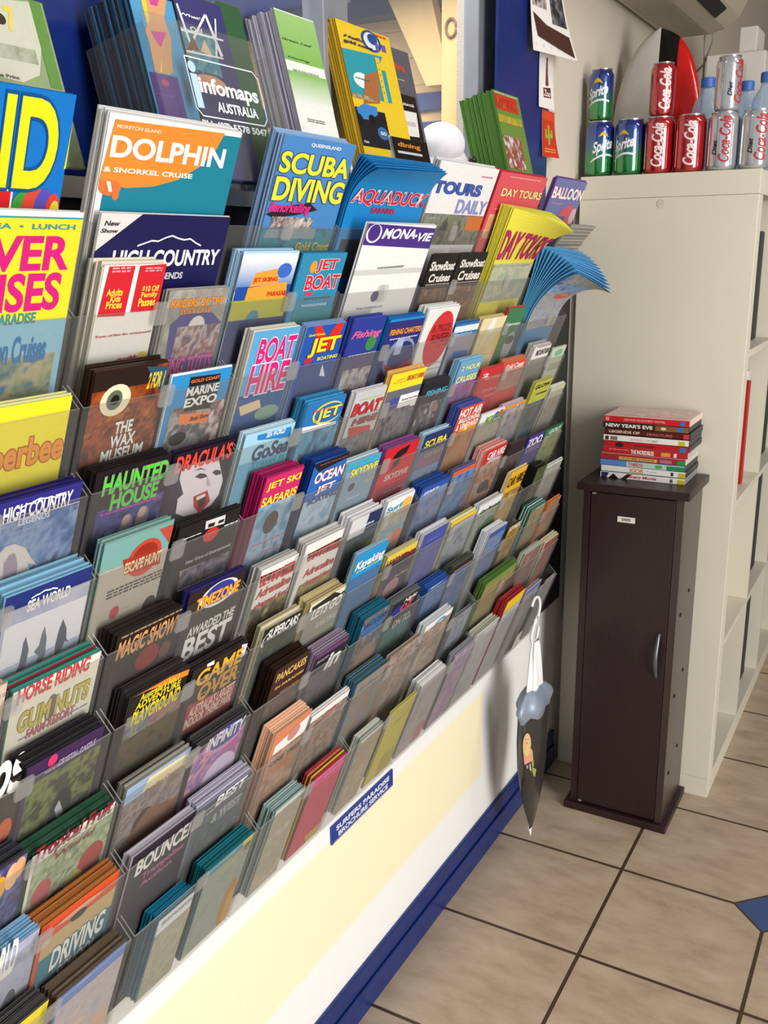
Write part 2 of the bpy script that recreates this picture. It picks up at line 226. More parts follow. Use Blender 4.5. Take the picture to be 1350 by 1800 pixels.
(5,6,117.7,215.4,15.8,0,10,4,'1b1428','241c30','black brochure with red horror lettering above pale vampire woman face',[('q',[(14,22),(27,19),(51,18),(76,22),(88,36),(94,54),(93,71),(83,82),(60,86),(37,84),(22,76),(20,60),(15,41)],'ece2ec'),('q',[(4,69),(1,31),(12,28),(27,53),(16,59),(16,76)],'2a1c3c'),('q',[(76,22),(98,22),(98,87),(96,91),(97,57)],'1b1428'),('q',[(40,35),(47,32),(57,35),(63,40),(51,40)],'3a2c44'),('q',[(69,36),(75,34),(84,37),(87,42),(78,42)],'3a2c44'),('q',[(35,27),(46,25),(59,31),(47,27)],'2a1c3c'),('q',[(63,40),(73,53),(68,54),(64,49)],'c8b4c4'),('q',[(46,61),(69,59),(79,75),(65,88),(51,75)],'c41c24'),('q',[(52,65),(68,64),(71,76),(62,80)],'3a0c14'),('q',[(51,63),(66,62),(68,66),(54,68)],'f2eeee'),('t',"DRACULA'S",2.5,2,95.3,23,'f04a3a')],{}),
(5,5,4,100.7,33.1,0,10,4,'79aaa4','8ab4ae','teal and beige brochure with red round emblem reading ESCAPE HUNT',[('r',0.5,31.6,96.7,173.9,'b9b0a2'),('q',[(76,4),(97,4),(97,27)],'c04a3c'),('e',37.6,11.2,86.3,55.1,'c8452c'),('e',42.6,15.6,80.4,48.8,'9a2a1c'),('q',[(30,26),(85,30),(89,50),(37,46)],'a83424'),('w',16.8,58.8,96.7,70.7,'4a4440',3),('e',26.9,82.4,40.1,98.1,'b83a3c'),('e',76.2,89.1,96.2,114.2,'2a2420'),('w',41.9,90.1,54.7,90.8,'5a544c',2),('t','ESCAPE HUNT',34.6,31.3,86.5,44.6,'f0d8a0')],{}),
(5,5,114.4,218.5,18.6,0,6,3,'1c1b1c','262424','black brochure with dotted white road lines and red emblem',[('w',9.4,15.2,39.7,17.2,'e8e8e8',1),('w',79.5,18.2,104.1,21.2,'e8e8e8',1),('e',44.3,14.2,70.5,32.5,'cf2a24'),('q',[(42,2),(76,3),(78,15),(44,13)],'d8d8d8'),('q',[(48,7),(60,8),(59,13),(48,12)],'1c1b1c'),('q',[(66,8),(76,8),(75,12),(65,12)],'1c1b1c'),('q',[(18,59),(99,60),(104,89),(23,88)],'d8d8dc'),('n',19.7,59.5,104.1,86.3,['1c2030','3a4a6a','8a7a80','2a2a3a']),('t','New Wave of Entertainment',23.3,47.3,101.6,52.3,'a8a8a8')],{}),
(5,4,15.7,111,14.9,0,24,8,'241a16','2e2824','dark brown brochure reading MAGIC SHOW in orange and white',[('w',6,2.7,95.3,12.1,'a89078',1),('e',37,33.6,72.3,64.7,'8a2018'),('e',72.8,40.3,91.4,61.6,'6a4030'),('t','MAGIC SHOW!',3.6,8.7,92.8,31.8,'e0a060',None,0.1)],{}),
(5,4,119.5,218.5,26.3,0,10,3,'2a1c20','2c2668','dark brochure with blue ring logo above AWARDED THE BEST lettering',[('r',0,14.9,99,189.3,'34302e'),('e',21.6,0.5,89,34.3,'f0f0f4'),('e',28.2,1.8,81.6,30.6,'2c3c9a'),('w',61.5,108.5,99,109.6,'8a8888',1),('t','TIMEZONE',15.8,12.3,92,28.6,'f0b83a','b83020'),('t','AWARDED THE',13.5,51.3,96.5,64.5,'e4e2e0'),('t','BEST',12.2,65.3,96.5,99,'f0f0f0')],{}),
(5,3,21.5,111,30,0,26,8,'1f1a18','3a3634','black brochure with orange swoosh and yellow ADVENTURE PLAYGROUND lettering',[('q',[(2,0),(20,0),(57,0),(89,5),(89,13),(57,10),(25,2)],'e8872c'),('n',0,27,56.5,112.5,['7a8a5a','4a4a80','a0a088','5a6a50']),('n',35.6,32.1,89.5,113.7,['7a5a7a','a07a60','4a4a6a','c0a890']),('n',0,59.1,89.5,179.1,['3a2a1c','5a4a20','2a2a18']),('t',"Australia's No.1",13.6,2,72.9,12,'e8d42c'),('t','ADVENTURE',9.3,12.8,77.9,22,'e8d42c'),('t','PLAYGROUND',7.9,22.8,81.5,42.8,'e8d42c')],{}),
(5,3,119.7,218.5,16.3,0,10,4,'241c1a','2e2826','black brochure with yellow GAME OVER lettering over red panel',[('q',[(87,1),(99,4),(99,22),(92,23)],'e8e8e8'),('q',[(23,0),(36,0),(38,7),(25,5)],'e8e8e8'),('w',26.8,45,98.2,56.7,'a8a098',1),('q',[(7,52),(99,64),(99,136),(10,95)],'a02a28'),('w',13.5,88.5,98.5,105,'e08030',1),('t','GAME',10.8,5.9,94.4,29.2,'ecb52c'),('t','OVER',20.8,30,96.3,55.8,'d0982c'),('t',"AUSTRALIA'S LARGEST",13.4,58,96.3,74.1,'e8c8b8'),('t','INDOOR THEME PARK',9.9,74.9,96.3,89.8,'e8c8b8')],{}),
(5,2,11.2,111,9.1,0,14,3,'9ab4d4','9a9890','brochure with pale blue sky and brown animals picture,left of pink light brochure',[('q',[(26,22),(33,3),(95,5),(100,32),(64,26)],'e4d6ae'),('n',0,24.6,99.8,172.1,['8a98b0','7a5a44','a09a98','6a4a38']),('e',24.6,52.4,57.6,106.3,'3a2a24'),('q',[(18,88),(46,57),(100,74),(99,111),(45,117)],'8a5c3c'),('t','Paradise Country',30.5,19.5,92.6,27.2,'9a8050',None,0.3)],{}),
(5,2,123.3,218.5,4.7,0,16,5,'2e2a30','4a4a4c','black brochure with pink and blue light burst and white ring logo',[('n',0,17.8,95.2,167.7,['c05a8a','7a6ac0','d88aa8','5a5aa8','e8a0b0']),('e',15,0.5,94.7,38.7,'d890c0'),('e',22.2,0.5,92.5,31.8,'3a4a98'),('e',30.7,50.3,94.7,116.8,'d8c8e8'),('t','INFINITY',21.6,4.4,90.9,24.2,'f4f0f8')],{}),
(5,1,10.4,111,10.9,0,12,4,'221a2a','b4b2bc','dark brochure reading BOUNCE in bold white above pink subtitle',[('t','BOUNCE!',10.5,13.4,98.1,38.8,'f4f4f4'),('t','Trampoline',24.9,44,94.1,57.5,'b85a8a'),('t','Action',25.4,58.7,77.7,67.3,'b85a8a')],{}),
(5,1,118,218.5,6,0,20,5,'5a606e','b8b8c8','slate grey brochure with white BEST lettering,beside the BOUNCE brochure',[('w',17.9,20,36.7,23,'d8dae0',1),('n',9.2,30.4,100.5,169,['5a6270','4a5a50','70788a']),('t','BEST',32.8,2,91.1,18.6,'eceef2',None,0.1),('t','& WEST',34.4,31.4,90.7,47.1,'a8aeb8')],{}),
(5,0,50.1,111,-21.1,0,30,11,'e6e8ea','1c86a8','white banded brochure with red figures,thick teal stack behind it',[('w',6.8,7.9,60.9,15.3,'8a8aa0',2),('n',0,27.1,60.9,141.9,['a8a490','b8b4a0','98a090','b4a490']),('e',57.6,107.1,60.4,141.4,'c07a64'),('q',[(58,31),(61,29),(61,64),(61,77)],'d8c8b4')],{}),
(5,0,128.1,218.5,-2.8,0,24,8,'3f92a4','1c7480','teal brochure with yellow script title and bronze statue picture',[('q',[(68,0),(90,0),(90,32),(77,28)],'e4d23a'),('n',0,11.6,90.4,160.2,['8aa09c','9aa498','8a9890']),('e',61.7,70.2,89.9,159.7,'b0843c'),('e',74.2,92.9,89.9,159.7,'c89a4a'),('t','NEW',76.5,9.5,87.9,23.6,'6a6420'),('t','Ripley',27.2,3.7,56.1,6.7,'e8ecec',None,0.2),('t','Believe It',27,21.2,77.6,24.4,'e4d23a',None,0.2)],{}),
(4,9,68.7,218,100,0,20,6,'4a86c4','8fb0d8','blue flyer reading SCUBA DIVING in yellow with a boat picture',[('n',0,103.1,149.3,137.9,['2f7f94','3a8ea0','2a6f84']),('q',[(0,87),(32,77),(82,72),(101,80),(59,87),(14,91)],'2a2028'),('n',13.2,89.3,96.9,102.6,['3a3038','c8b8b0','5a4a50','d8d0cc','2a2a34']),('q',[(11,104),(109,102),(109,115),(6,114)],'8a9aa0'),('t','QUEENSLAND',53.2,4.8,116,9.2,'e6ecf4'),('t','SCUBA',2.5,16.9,146.8,40.4,'eee23a','2a4a70'),('t','DIVING',2.5,44.3,146.8,71.4,'eee23a','2a4a70'),('t','&snorkelling',2.5,72.2,84.8,87.6,'d8328c',None,0.15),('t','Gold Coast',74.1,118.8,146.8,129.8,'c8c040')],{}),
(4,8,6.7,111,54.5,0,16,5,'f0f2f4','a8cce8','white and blue brochure with orange and yellow block lettering,left of the JET BOAT brochure',[('g',0,3.7,104.3,42.7,'f0f2f4','1c6cc0'),('r',0.7,37.4,104.3,53.3,'1c4ca0'),('q',[(30,22),(77,17),(76,35),(24,38)],'eea23a'),('q',[(22,39),(94,34),(100,53),(21,56)],'eea23a'),('e',70,11.5,97.3,29.3,'3a6ac8'),('r',0,53.3,104.3,85.2,'b0b034'),('e',31.3,65.7,55.3,90.5,'4a80a0'),('r',0.5,76.6,104.3,129.9,'2a3470'),('t','JET SKIING',28.2,27.4,73.9,34.2,'c83a20'),('t','PARASAIL',60.7,44.6,99.2,50.5,'c83a20')],{}),
(4,8,120.5,218.5,53.9,0,12,5,'2f8cb4','2a7ca4','teal blue brochure with red JET BOAT title outlined in white',[('e',21,9.1,36,24.8,'e09a3a'),('r',25.4,48.9,42.4,53.3,'e03a60'),('w',26.4,56.2,85.3,59.2,'1c3450',2),('w',25.6,64.8,80.7,68,'d8e8f0',2),('r',10,70.4,98,123.7,'2f8a98'),('t','JET',35.2,7.9,82.3,24.7,'d8283a','f4f4f4'),('t','BOAT',20,27.3,95.5,46.1,'d8283a','f4f4f4')],{}),
(4,7,22.1,110.6,52.3,0,14,3,'5aa8d8','e8e8e0','light blue brochure with magenta BOAT HIRE title',[('w',20.3,76.2,68.2,78.6,'e8f0f8',1),('r',0,78.8,88.6,151.3,'2a5a98'),('q',[(5,92),(42,88),(50,100),(12,105)],'e0c8a0'),('e',40.1,98.7,88.1,117.5,'8aa890'),('t','BOAT',13.7,9.6,86.1,40.8,'d8207c','f0f0f4'),('t','HIRE',9.4,41.6,86.1,79.7,'d8207c','f0f0f4')],{}),
(4,7,126.5,216.3,49.4,0,10,4,'1f55b4','8aa8d8','dark blue brochure with red V and yellow JET lettering',[('q',[(14,0),(30,0),(51,19),(64,0),(83,0),(73,32),(42,38)],'e02c24'),('e',12,40.5,30.5,50.2,'c02c3a'),('r',8.2,52.2,89.8,151.8,'2a4a88'),('q',[(58,70),(58,54),(73,73)],'d8e0ea'),('t','Gold Coast',6.5,9.6,42.7,12.6,'f0e03a'),('t','JET',16,16.3,84.3,41.8,'f2e22c','8a1c14'),('t','BOATING',40.9,42.6,87.3,47.5,'f2e22c')],{}),
(4,6,12.6,111,16,0,10,3,'a4d4ec','c8e4f0','pale blue brochure with blue ribbon above navy script lettering',[('q',[(23,4),(91,5),(95,20),(25,11)],'2a84c8'),('r',1.2,38.8,98.4,142.6,'6ab0d0'),('t','SEA WORLD',41.6,3.8,79.3,10.9,'e8f4fc'),('t','GoSea',22.3,18.7,95.9,39.6,'24406a',None,0.1),('t','Travel Iz',24,40.4,95.9,48.7,'2a98a8')],{}),
(4,6,129.6,218.5,36.6,0,20,6,'2a78bc','3a90c0','blue brochure with yellow oval JET emblem and red strip',[('e',17.9,3.9,88.4,35.7,'e8d84a'),('e',22.1,6.5,88.4,33,'2a68b4'),('q',[(0,32),(82,37),(82,42),(3,41)],'f0f0f4'),('w',5.6,37.9,79.6,40,'d83a44',1),('n',0,40.7,88.9,128.2,['4a8ab0','6aa8c8','3a6a90']),('t','JET',27.5,11.6,83.1,30.6,'f0e04a','1a3a70'),('t','Extreme',15.7,11.3,56.6,14.3,'e04a50')],{}),
(4,5,33.5,111,45.4,0,26,8,'d0246c','b01c5c','magenta brochure with yellow JET SKI SAFARIS lettering,thick stack',[('q',[(0,42),(78,43),(76,49),(0,47)],'e0a060'),('n',0,39.7,77.5,156.7,['5a8ab0','7aa8c8','a8b8c8','4a7aa0']),('e',20.9,52.7,50.3,85.1,'4a3a3a'),('t','JET SKI',5,7.4,75,19.8,'f0e03a'),('t','SAFARIS',2.5,27,75,39.9,'f0e03a'),('t','Adrenaline',5.6,94.3,75,97.3,'d86a9a',None,0.2),('t','Tours',33.3,111.4,75,114.4,'d86a9a',None,0.2)],{}),
(4,5,136.8,218.5,43.3,0,18,6,'1f6ac0','1a3c8a','bright blue brochure reading OCEAN JET in white outlined red',[('q',[(1,6),(0,2),(82,0),(82,9),(15,16)],'1a1a22'),('w',13.1,5.6,80.9,7.6,'c04a50',1),('n',0,58.2,81.7,178.7,['9ab8d0','b8ccdc','7aa0c0']),('q',[(58,114),(82,115),(82,131),(72,132)],'c8485a'),('t','OCEAN',10.2,17.6,79.2,33.7,'f2f0f4','d03a58'),('t','JET',22.4,39.8,67.3,52.6,'f2f0f4','d03a58'),('t','BOATING',9.5,56.8,79.2,64.9,'24406a')],{}),
(4,4,32.9,111,9.6,0,16,6,'efeeea','d8d6d0','white brochure with BE AMAZED in red on black and red script below',[('q',[(0,8),(73,12),(77,26),(2,19)],'2a1414'),('n',0,57.2,78.1,172.6,['b8a060','6a5c30','2a2a20','d0c090']),('t','BE AMAZED',3.4,8.7,75.6,26.2,'e02c2c'),('t','Adrenaline',2.5,29.7,75.6,43.9,'c83038',None,0.15),('t','charged fun!',5.6,50.6,75.6,62,'c83038',None,0.15)],{}),
(4,4,126.7,217.8,16,0,16,6,'efeeea','d8d6d0','white brochure with GO KARTING in red on black and red script below',[('q',[(8,16),(89,14),(91,31),(11,25)],'2a1414'),('n',10.8,66.3,91.1,179,['b8a060','8a7c40','d0c090']),('t','GO KARTING',10.6,15.4,88.6,29.8,'e02c2c'),('t','Adrenaline',14.1,42.3,88.6,55.6,'c83038',None,0.15),('t','charged fun!',21.1,62.8,88.6,74.3,'c83038',None,0.15)],{}),
(4,3,28.8,111,16.9,0,12,4,'1e2220','d0c8a8','black brochure with white oval emblem,cream edged stack',[('e',0.5,0.5,81.7,44,'d8d8d4'),('e',4.3,0.5,81.7,39.4,'1e2220'),('w',11,36.8,82.2,48.2,'a8a830',1),('n',0,28,82.2,147,['3a4a28','22281c','50582c']),('t','SUPERCARS',10.3,4.1,77.7,19.9,'e8e8e8',None,0.1)],{}),
(4,3,131.7,218.5,14,0,20,5,'e4e0cc','c8b88a','cream brochure with white LETS GO lettering on black band',[('q',[(5,6),(57,0),(79,10),(87,7),(87,36),(10,24)],'26241c'),('r',0,12.1,86.8,177,'94958a'),('w',37,62.9,86.8,69.2,'b8b838',3),('t','LETS GO',10.5,11.4,84.3,29.5,'f4f4f0',None,0.15),('t','KARTING',31.6,40.5,84.3,51.4,'c8c8b4')],{}),
(4,2,34.1,111,45.8,0,26,8,'3a2018','2a1812','dark brown brochure with gold lettering,thick brown stack',[('w',27.5,45.7,76.2,51.1,'b08850',1),('n',0,54.2,76.9,208.8,['5a4438','40302a','7a6454']),('t','PANCAKES',6.1,7.7,72.6,21,'d8b06a'),('t','IN PARADISE',10.8,29.9,73.8,34.8,'d8b06a')],{}),
(4,2,134.3,218.5,24.5,0,20,7,'221e26','9a8aa0','black brochure reading SHOP in above faint script,purple edged stack',[('q',[(0,0),(84,2),(84,10),(2,8)],'6a3c70'),('n',2.3,36.9,84.2,187.5,['4a4a58','6a6068','3a404c']),('t','SHOP',7.9,14.4,38.3,18.8,'a8a0b0',None,0.15),('t','in',35.2,15.4,74.8,42.3,'f0f0f2',None,0.25),('t','Style',32.7,43.1,81.7,52.9,'6a6670',None,0.25)],{}),
(4,1,29.6,111,43,0,20,4,'d8845c','e8b898','orange bordered brochure with white panel reading ONE TREE',[('q',[(8,24),(81,9),(81,72),(7,56)],'efece8'),('e',34.2,11.4,62.2,35.1,'c88a80'),('n',0,39.6,81.4,206,['b8846a','c0a090','a07050','b09070']),('t','ONE TREE',9.9,54.2,78.9,62.5,'2a2420'),('t','HILL',9.4,63.3,67.5,83.4,'c8784a')],{}),
(4,1,120.9,218.5,20.9,0,8,3,'f0eeec','d8d6d4','white topped brochure with small red script above brown picture,between orange and grey brochures',[('n',0,11.1,97.6,183.9,['8a7464','a89080','6a5a4c','b0a090']),('t','Montville',41,10,67,16.7,'b04a58',None,0.25)],{}),
(4,0,42,111,-1.2,0,24,8,'eceeea','a8c4c4','white brochure with black script title,lowest row left of the pink one',[('n',0,8,69,161.8,['b8a890','a0a090','c8b8a0']),('t','Queensland',10,20.9,66.5,23.9,'2a2a2a',None,0.25)],{}),
(4,0,133.2,218.5,-1.5,0,16,5,'c83c5c','b03048','pink and red brochure with yellow sheet at the back,lowest row',[('q',[(0,0),(85,0),(85,32),(3,20)],'e8308a'),('w',37.3,66.5,85.3,67.6,'8a2438',4),('q',[(40,139),(85,140),(85,161),(52,161)],'c8a04a'),('t','Currumbin',30.6,12.5,82.8,15.5,'f0c8d8',None,0.25)],{'edges2': 'e0c83a'}),
(3,9,12.5,218,63.2,0,10,4,'1c86c8','1a74b4','blue flyer with red arched title,right of the SCUBA DIVING flyer',[('n',8.5,78.2,205.5,130.7,['20202a','3a3038']),('t','AQUADUCK',2.5,10.8,203,34.1,'d0283c','e8d0d8'),('t','SAFARIS',60.3,35.4,123.4,42.8,'c03048')],{'curl': 1}),
(3,8,26.1,218,91.7,0,4,2,'eeeeec','d8d8d8','white flyer with purple header band and white oval emblem',[('q',[(0,0),(192,4),(192,34),(0,28)],'4a2c86'),('e',0.8,0.5,40,25.4,'ecebf2'),('e',5.1,0.9,35.6,23.1,'4a2c86'),('e',135,13.2,141.8,17.3,'f2f0f6'),('q',[(55,59),(131,57),(129,60),(59,61)],'8a8a8a'),('r',0,61.7,190.8,68.8,'d0d0d0'),('e',63.5,92,82.8,108,'5a4a80'),('t','MONA',42.4,5.7,134.6,19.7,'f2f0f6',None,0.25),('t','VIE',143.9,10.8,189.4,22.8,'f2f0f6',None,0.25),('t','THE POWER OF',32.8,114.4,104.1,117.4,'a8a8ac'),('t','MONA VIE',21.2,130.6,143.9,133.6,'9a9aa4')],{}),
(3,7,12.8,96.3,50.9,0,12,5,'2a3c98','3a4ca8','navy brochure with pink Fishing script above three small photos',[('e',47.1,26.3,74.8,48.2,'3a8a4a'),('w',10.1,51.3,83.4,52.7,'f0f0e8',1),('r',0,52,83.4,136.3,'4a4a70'),('n',8.5,72.4,52.5,101.7,['8a7a80','c8c8cc','4a4a50']),('n',36.3,72.4,83.4,104.2,['7a7080','c8c0c0','3a3a44']),('n',65.1,72.5,83.4,104.4,['8a8a98','c0b8b8','5a4a50']),('t','Fishing',2.5,16.7,80.9,29.8,'e06aa0',None,0.35)],{}),
(3,7,112,218.5,43.8,0,16,6,'2488d0','1a6ab8','blue brochure with orange FISHING CHARTERS title above white arc',[('r',0,3.9,106.5,95.6,'2a2c78'),('w',15.1,30,99.9,33,'d8dce8',1),('e',16.5,30.3,106,94,'8a9ac0'),('e',29.2,36.9,104.4,94.2,'2a2c70'),('r',39.4,31.8,60.6,56.8,'a8b8d8'),('q',[(17,68),(54,79),(104,69),(106,90),(42,87)],'c02c38'),('t','FISHING CHARTERS',9.1,15.4,104,24.2,'f0a03a','7a2c10')],{}),
(3,6,22.3,106.4,35,0,8,3,'c4c8cc','e0e0e0','white and grey brochure with red BOAT WARS lettering,left of the yellow topped brochure',[('q',[(8,53),(70,59),(74,74),(13,70)],'c04444'),('n',0,68.3,84.1,141,['6a6a70','8a8a88','4a4a50']),('t','Nautical',16.5,11.7,75.7,14.7,'c8cc6a',None,0.2),('t','BOAT',2.5,17.9,81.6,36.2,'c83034','4a1414',0.15),('t','HIRE',12.4,41.7,80.2,51.7,'a8484c','4a1414',0.15)],{}),
(3,6,112,218.5,49.6,0,10,4,'f0e02c','e0b060','yellow topped brochure reading BOAT HIRE with white price panels',[('w',11.3,14.3,104,15.7,'d0402c',1),('w',18.6,10,48,13,'e0b02c',1),('r',0,26.7,106.5,157.6,'c4c6c8'),('r',1,27,106.5,140.4,'6a6a78'),('e',7,39.8,60.1,58,'4a5090'),('r',47,38.2,106.5,62.6,'f4f4f4'),('w',55.5,45.9,106.5,52.4,'6a4a4a',1),('w',61,65.3,106.5,69.7,'b08080',3),('n',5.8,59,90.2,116.5,['5a5a5e','8a8a8c','34343a']),('t','BOAT HIRE',51.1,7.1,104,14.7,'d8602c')],{}),
(3,5,7.1,96.8,21.4,0,10,4,'3fa8d0','b8d0d8','cyan brochure with yellow SKYDIVE title above sky picture',[('r',0,14.7,89.7,155.1,'8aa4b8'),('w',25.5,61.8,61.7,63.6,'e8eef4',1),('e',18.8,35.9,36.3,48.5,'5a4a4a'),('q',[(36,74),(68,79),(84,91),(47,86)],'d8b090'),('n',5.6,76.5,89.7,156.4,['5a88a8','7aa0b8']),('t','SKYDIVE',12.2,11.7,87.2,25,'f0e03a','1c6a94'),('t','Gold',60.4,37.3,87.2,42,'d8c88a')],{}),
(3,5,112,217.2,20.2,0,14,5,'d0222e','8a4a8a','red brochure with dark eagle shape above pale SKYDIVE lettering',[('q',[(28,19),(39,9),(75,4),(69,17),(44,22)],'1c1416'),('q',[(35,41),(36,26),(57,21),(55,34),(40,39)],'4a1c20'),('g',6.3,67.4,105.2,163.1,'a8283c','6a2a6a'),('t','SKYDIVE',22.4,46.3,95.6,57.4,'d8c8cc'),('t','BYRON BAY',40,77.9,102.7,80.9,'b8a8c8')],{}),
(3,4,12.9,99,21.7,0,24,5,'22305c','e6e6e8','navy brochure in white stack with small white script title',[('r',0,0,46.3,84.9,'d8d8dc'),('w',25.9,33.8,70,35.7,'a8b4cc',2),('n',0,32.1,86.1,147.5,['24404a','3a5a5c','1c2c40']),('e',62,51.1,85.6,75.4,'8aa03a'),('t','Skydive',23.8,16.3,68.3,21.7,'e8ecf4',None,0.25)],{}),
(3,4,112,196.5,24.2,0,12,3,'ecf2f4','dfe6e8','white topped brochure with blue lettering and orange sun above beach picture',[('e',50.7,5.9,81.9,25.3,'f0b860'),('n',0,25.8,84.5,162.6,['a8b09a','c0b8a0','8aa0a8','d8a888']),('q',[(6,51),(84,55),(84,62),(11,61)],'6aa8c0'),('e',54.9,61.6,84,94.2,'d8805c'),('t','Surf',4.7,10.9,52.6,19.9,'3a98c8'),('t','STRADBROKE',14.7,21.4,82,34.6,'b8a888')],{}),
(3,3,4,90.4,59.6,0,8,3,'1b96d8','8ab4c8','sky blue brochure with white Kayaking title',[('w',10,30.3,86.4,46.2,'d8d84a',1),('w',19.2,41.2,86.4,57,'a8d8f0',1),('e',65.1,48,85.9,76.1,'d0386a'),('r',0,41.2,86.4,203.6,'4a70a0'),('t','Kayaking',2.5,12.2,83.9,31.2,'f4f8fc',None,0.15)],{}),
(3,3,112,207.7,21.4,0,10,4,'e4cf4a','d0c890','yellow bordered brochure reading LEARN 2 SURF in dark red',[('e',43.9,9.4,72.2,22.7,'8a2c20'),('r',0,14.6,95.7,176.5,'3a3c44'),('n',2.9,36.6,95.7,171.9,['4a4a58','5a3a3a','2a3a70','8a4a40']),('e',25.8,54.6,73.1,88,'b88a90'),('t','LEARN',2.5,8.5,48.2,18,'8a2c20'),('t','SURF',66,11.3,93.2,23.1,'8a2c20'),('t','Surfers',48.9,47.6,93.2,54,'b0a83a')],{}),
(3,2,32.8,111,32.6,0,30,12,'2a4a70','22708a','teal stack fronted by torn white lettering over blue picture',[('q',[(0,17),(6,0),(78,0),(78,29),(37,10)],'e8e8ec'),('n',0,0,78.2,195.6,['3a5a80','5a6a78','8a6a50','2a3a50','7a90a8']),('e',2.9,5.5,73.9,39.8,'3a68a0'),('e',17.5,60,77.7,118.9,'9a7a6c'),('t','ACCESS',7.5,10.5,75.7,20.5,'3a3c44',None,0.2),('t','on',2.8,99.9,27.2,103.1,'e8e8ec')],{}),
(3,2,125.6,215.7,22.9,0,14,4,'1c1a1e','6a6c70','black brochure with pink lettering and navy splash above maroon text',[('e',0.5,9.9,43.2,30.2,'2a2c8a'),('q',[(9,51),(90,63),(90,86),(19,73)],'7a2a2a'),('n',0,48.3,90.1,185.9,['2a6a68','3a7a74','24504c']),('t','OZ',30.9,13.4,74.8,24.9,'e04a6a',None,0.15),('t','Night',36.4,2,80.5,12.6,'d8d0d4',None,0.25),('t','ON TO..',24.2,39.8,87.6,55.4,'c8b8b0')],{}),
(3,1,17.2,111,18.2,0,24,10,'4a90d0','4a7aa0','bright blue brochure above faded river picture,green topped stack',[('w',15.4,10.2,88.5,13.4,'8ab8e0',2),('n',0,0,93.8,181.2,['6a8aa0','8a8a70','a07a70','5a7a90'])],{'edges2': '5a6a48'}),
(3,1,112,213.8,24.7,0,6,2,'8f7a70','a08c80','faded brown pictured brochure leaning between blue and white brochures',[('n',0,0,101.8,187.7,['8a766c','a08a7e','7a6a60','b8a498','94807a']),('w',23.9,15.5,91.9,16.4,'6a5650',1)],{}),
(3,0,44.1,111,-8.2,0,16,5,'e6e6e0','d0d4cc','white brochure with pale green lettering,left of the olive yellow sheet',[('n',0,6.6,66.9,154.8,['b0a090','a89478','c0b0a0']),('t','BOTANIC',17.7,5.1,64.4,8.5,'7aa07a')],{}),
(3,0,131.5,218.5,-2.1,0,4,2,'c9bf4a','c0b858','plain olive yellow sheet in the lowest row of pockets',[('w',26.2,35.5,87,38.6,'a89c38',7),('r',37.9,113,87,160.9,'b4a84a')],{}),
(2,9,5.8,216.5,99.7,0,12,4,'e8e8e8','c8c8cc','white flyer reading TOURS DAILY in blue outlined letters',[('w',152.6,13.3,193.7,17.4,'c86a7a',1),('n',0,75.3,210.7,122.8,['5a5a54','8a8a80','707a60','4a4a48']),('r',151.6,76.6,210.7,98.7,'c8703c'),('w',10.5,81.6,48.5,82.5,'d8d8d8',2),('t','TOURS',2.5,27.8,167.2,45.3,'3a5ab0','1c2c6a'),('t','DAILY',96.2,51.6,208.2,73.3,'8a90c8')],{}),
(2,8,17,106,50.6,0,3,1,'141210','3a302a','black brochure reading SHOWBOAT CRUISES,left of two identical titles',[('w',6.2,47.8,89.1,53,'a89c90',1),('n',0,55.5,89.1,112.7,['5a4a40','8a5a30','3a3030','b07840']),('t','ShowBoat',2.5,12.6,86.6,27,'e8e4dc',None,0.1),('t','Cruises',10.1,32,82.5,45.2,'e8e4dc',None,0.1)],{}),
(2,8,112.3,218.5,51.3,0,3,1,'141210','3a302a','black brochure reading SHOWBOAT CRUISES,right of two identical titles',[('w',14.1,48.8,106.2,52.2,'a89c90',1),('n',0,55.8,106.2,122.3,['5a4a40','8a5a30','3a3030','b07840']),('t','ShowBoat',10.2,11.5,103.7,24.8,'e8e4dc',None,0.1),('t','Cruises',16.5,30.1,100.1,46,'e8e4dc',None,0.1)],{}),
(2,7,4,111,52.4,0,18,5,'e8e8e6','d8dcdc','white brochure with big red oval',[('e',21.2,6.1,106.5,99.7,'d02c30'),('w',56.1,63.6,104.2,68.3,'a02c34',1),('w',54.1,94.1,107,112.9,'a8b0b8',2),('t','A PRIZE',30.3,27.8,95.6,40.5,'8a1c24'),('t','RIVER',37.5,43.1,100.8,58.3,'7a1c24')],{}),
(2,7,119.2,212.4,19.4,0,8,3,'2a72b8','3a80c0','blue topped brochure with white line,beside the red oval brochure',[('r',0,4.2,93.2,15,'e8f0f8'),('r',0,21.9,93.2,97.8,'a09aa8'),('q',[(25,49),(84,51),(88,62),(28,61)],'3a70b8'),('t','hinterland tours',7.6,15.6,75.8,23.4,'b8d0e8')],{}),
(2,6,13.3,101.6,19.1,0,10,3,'22242a','3a3a40','dark brochure with cyan FISHING title above photo of a man',[('n',4.1,36.1,88.3,122.8,['a8a8a4','5a5a60','3a3034','c8c8c4']),('e',50.5,40.3,73.5,56.2,'a07868'),('q',[(73,106),(62,68),(88,68),(88,107)],'5a3a40'),('t','FISHING',11.8,14,85.8,24.1,'5ab0d0','123040',0.15)],{}),
(2,6,123.4,210.1,43,0,14,4,'6aa8d0','8ac0e0','light blue brochure reading 2 HOUR CRUISES in pale yellow',[('n',0,40.2,86.6,112.6,['3a5aa8','c02c7a','5a78c0','d85a80']),('t','2 HOUR',9.4,8.8,84.1,18,'f0ec9a','4a7a90'),('t','CRUISES',2.5,27.8,84.1,39.6,'f0ec9a','4a7a90')],{}),
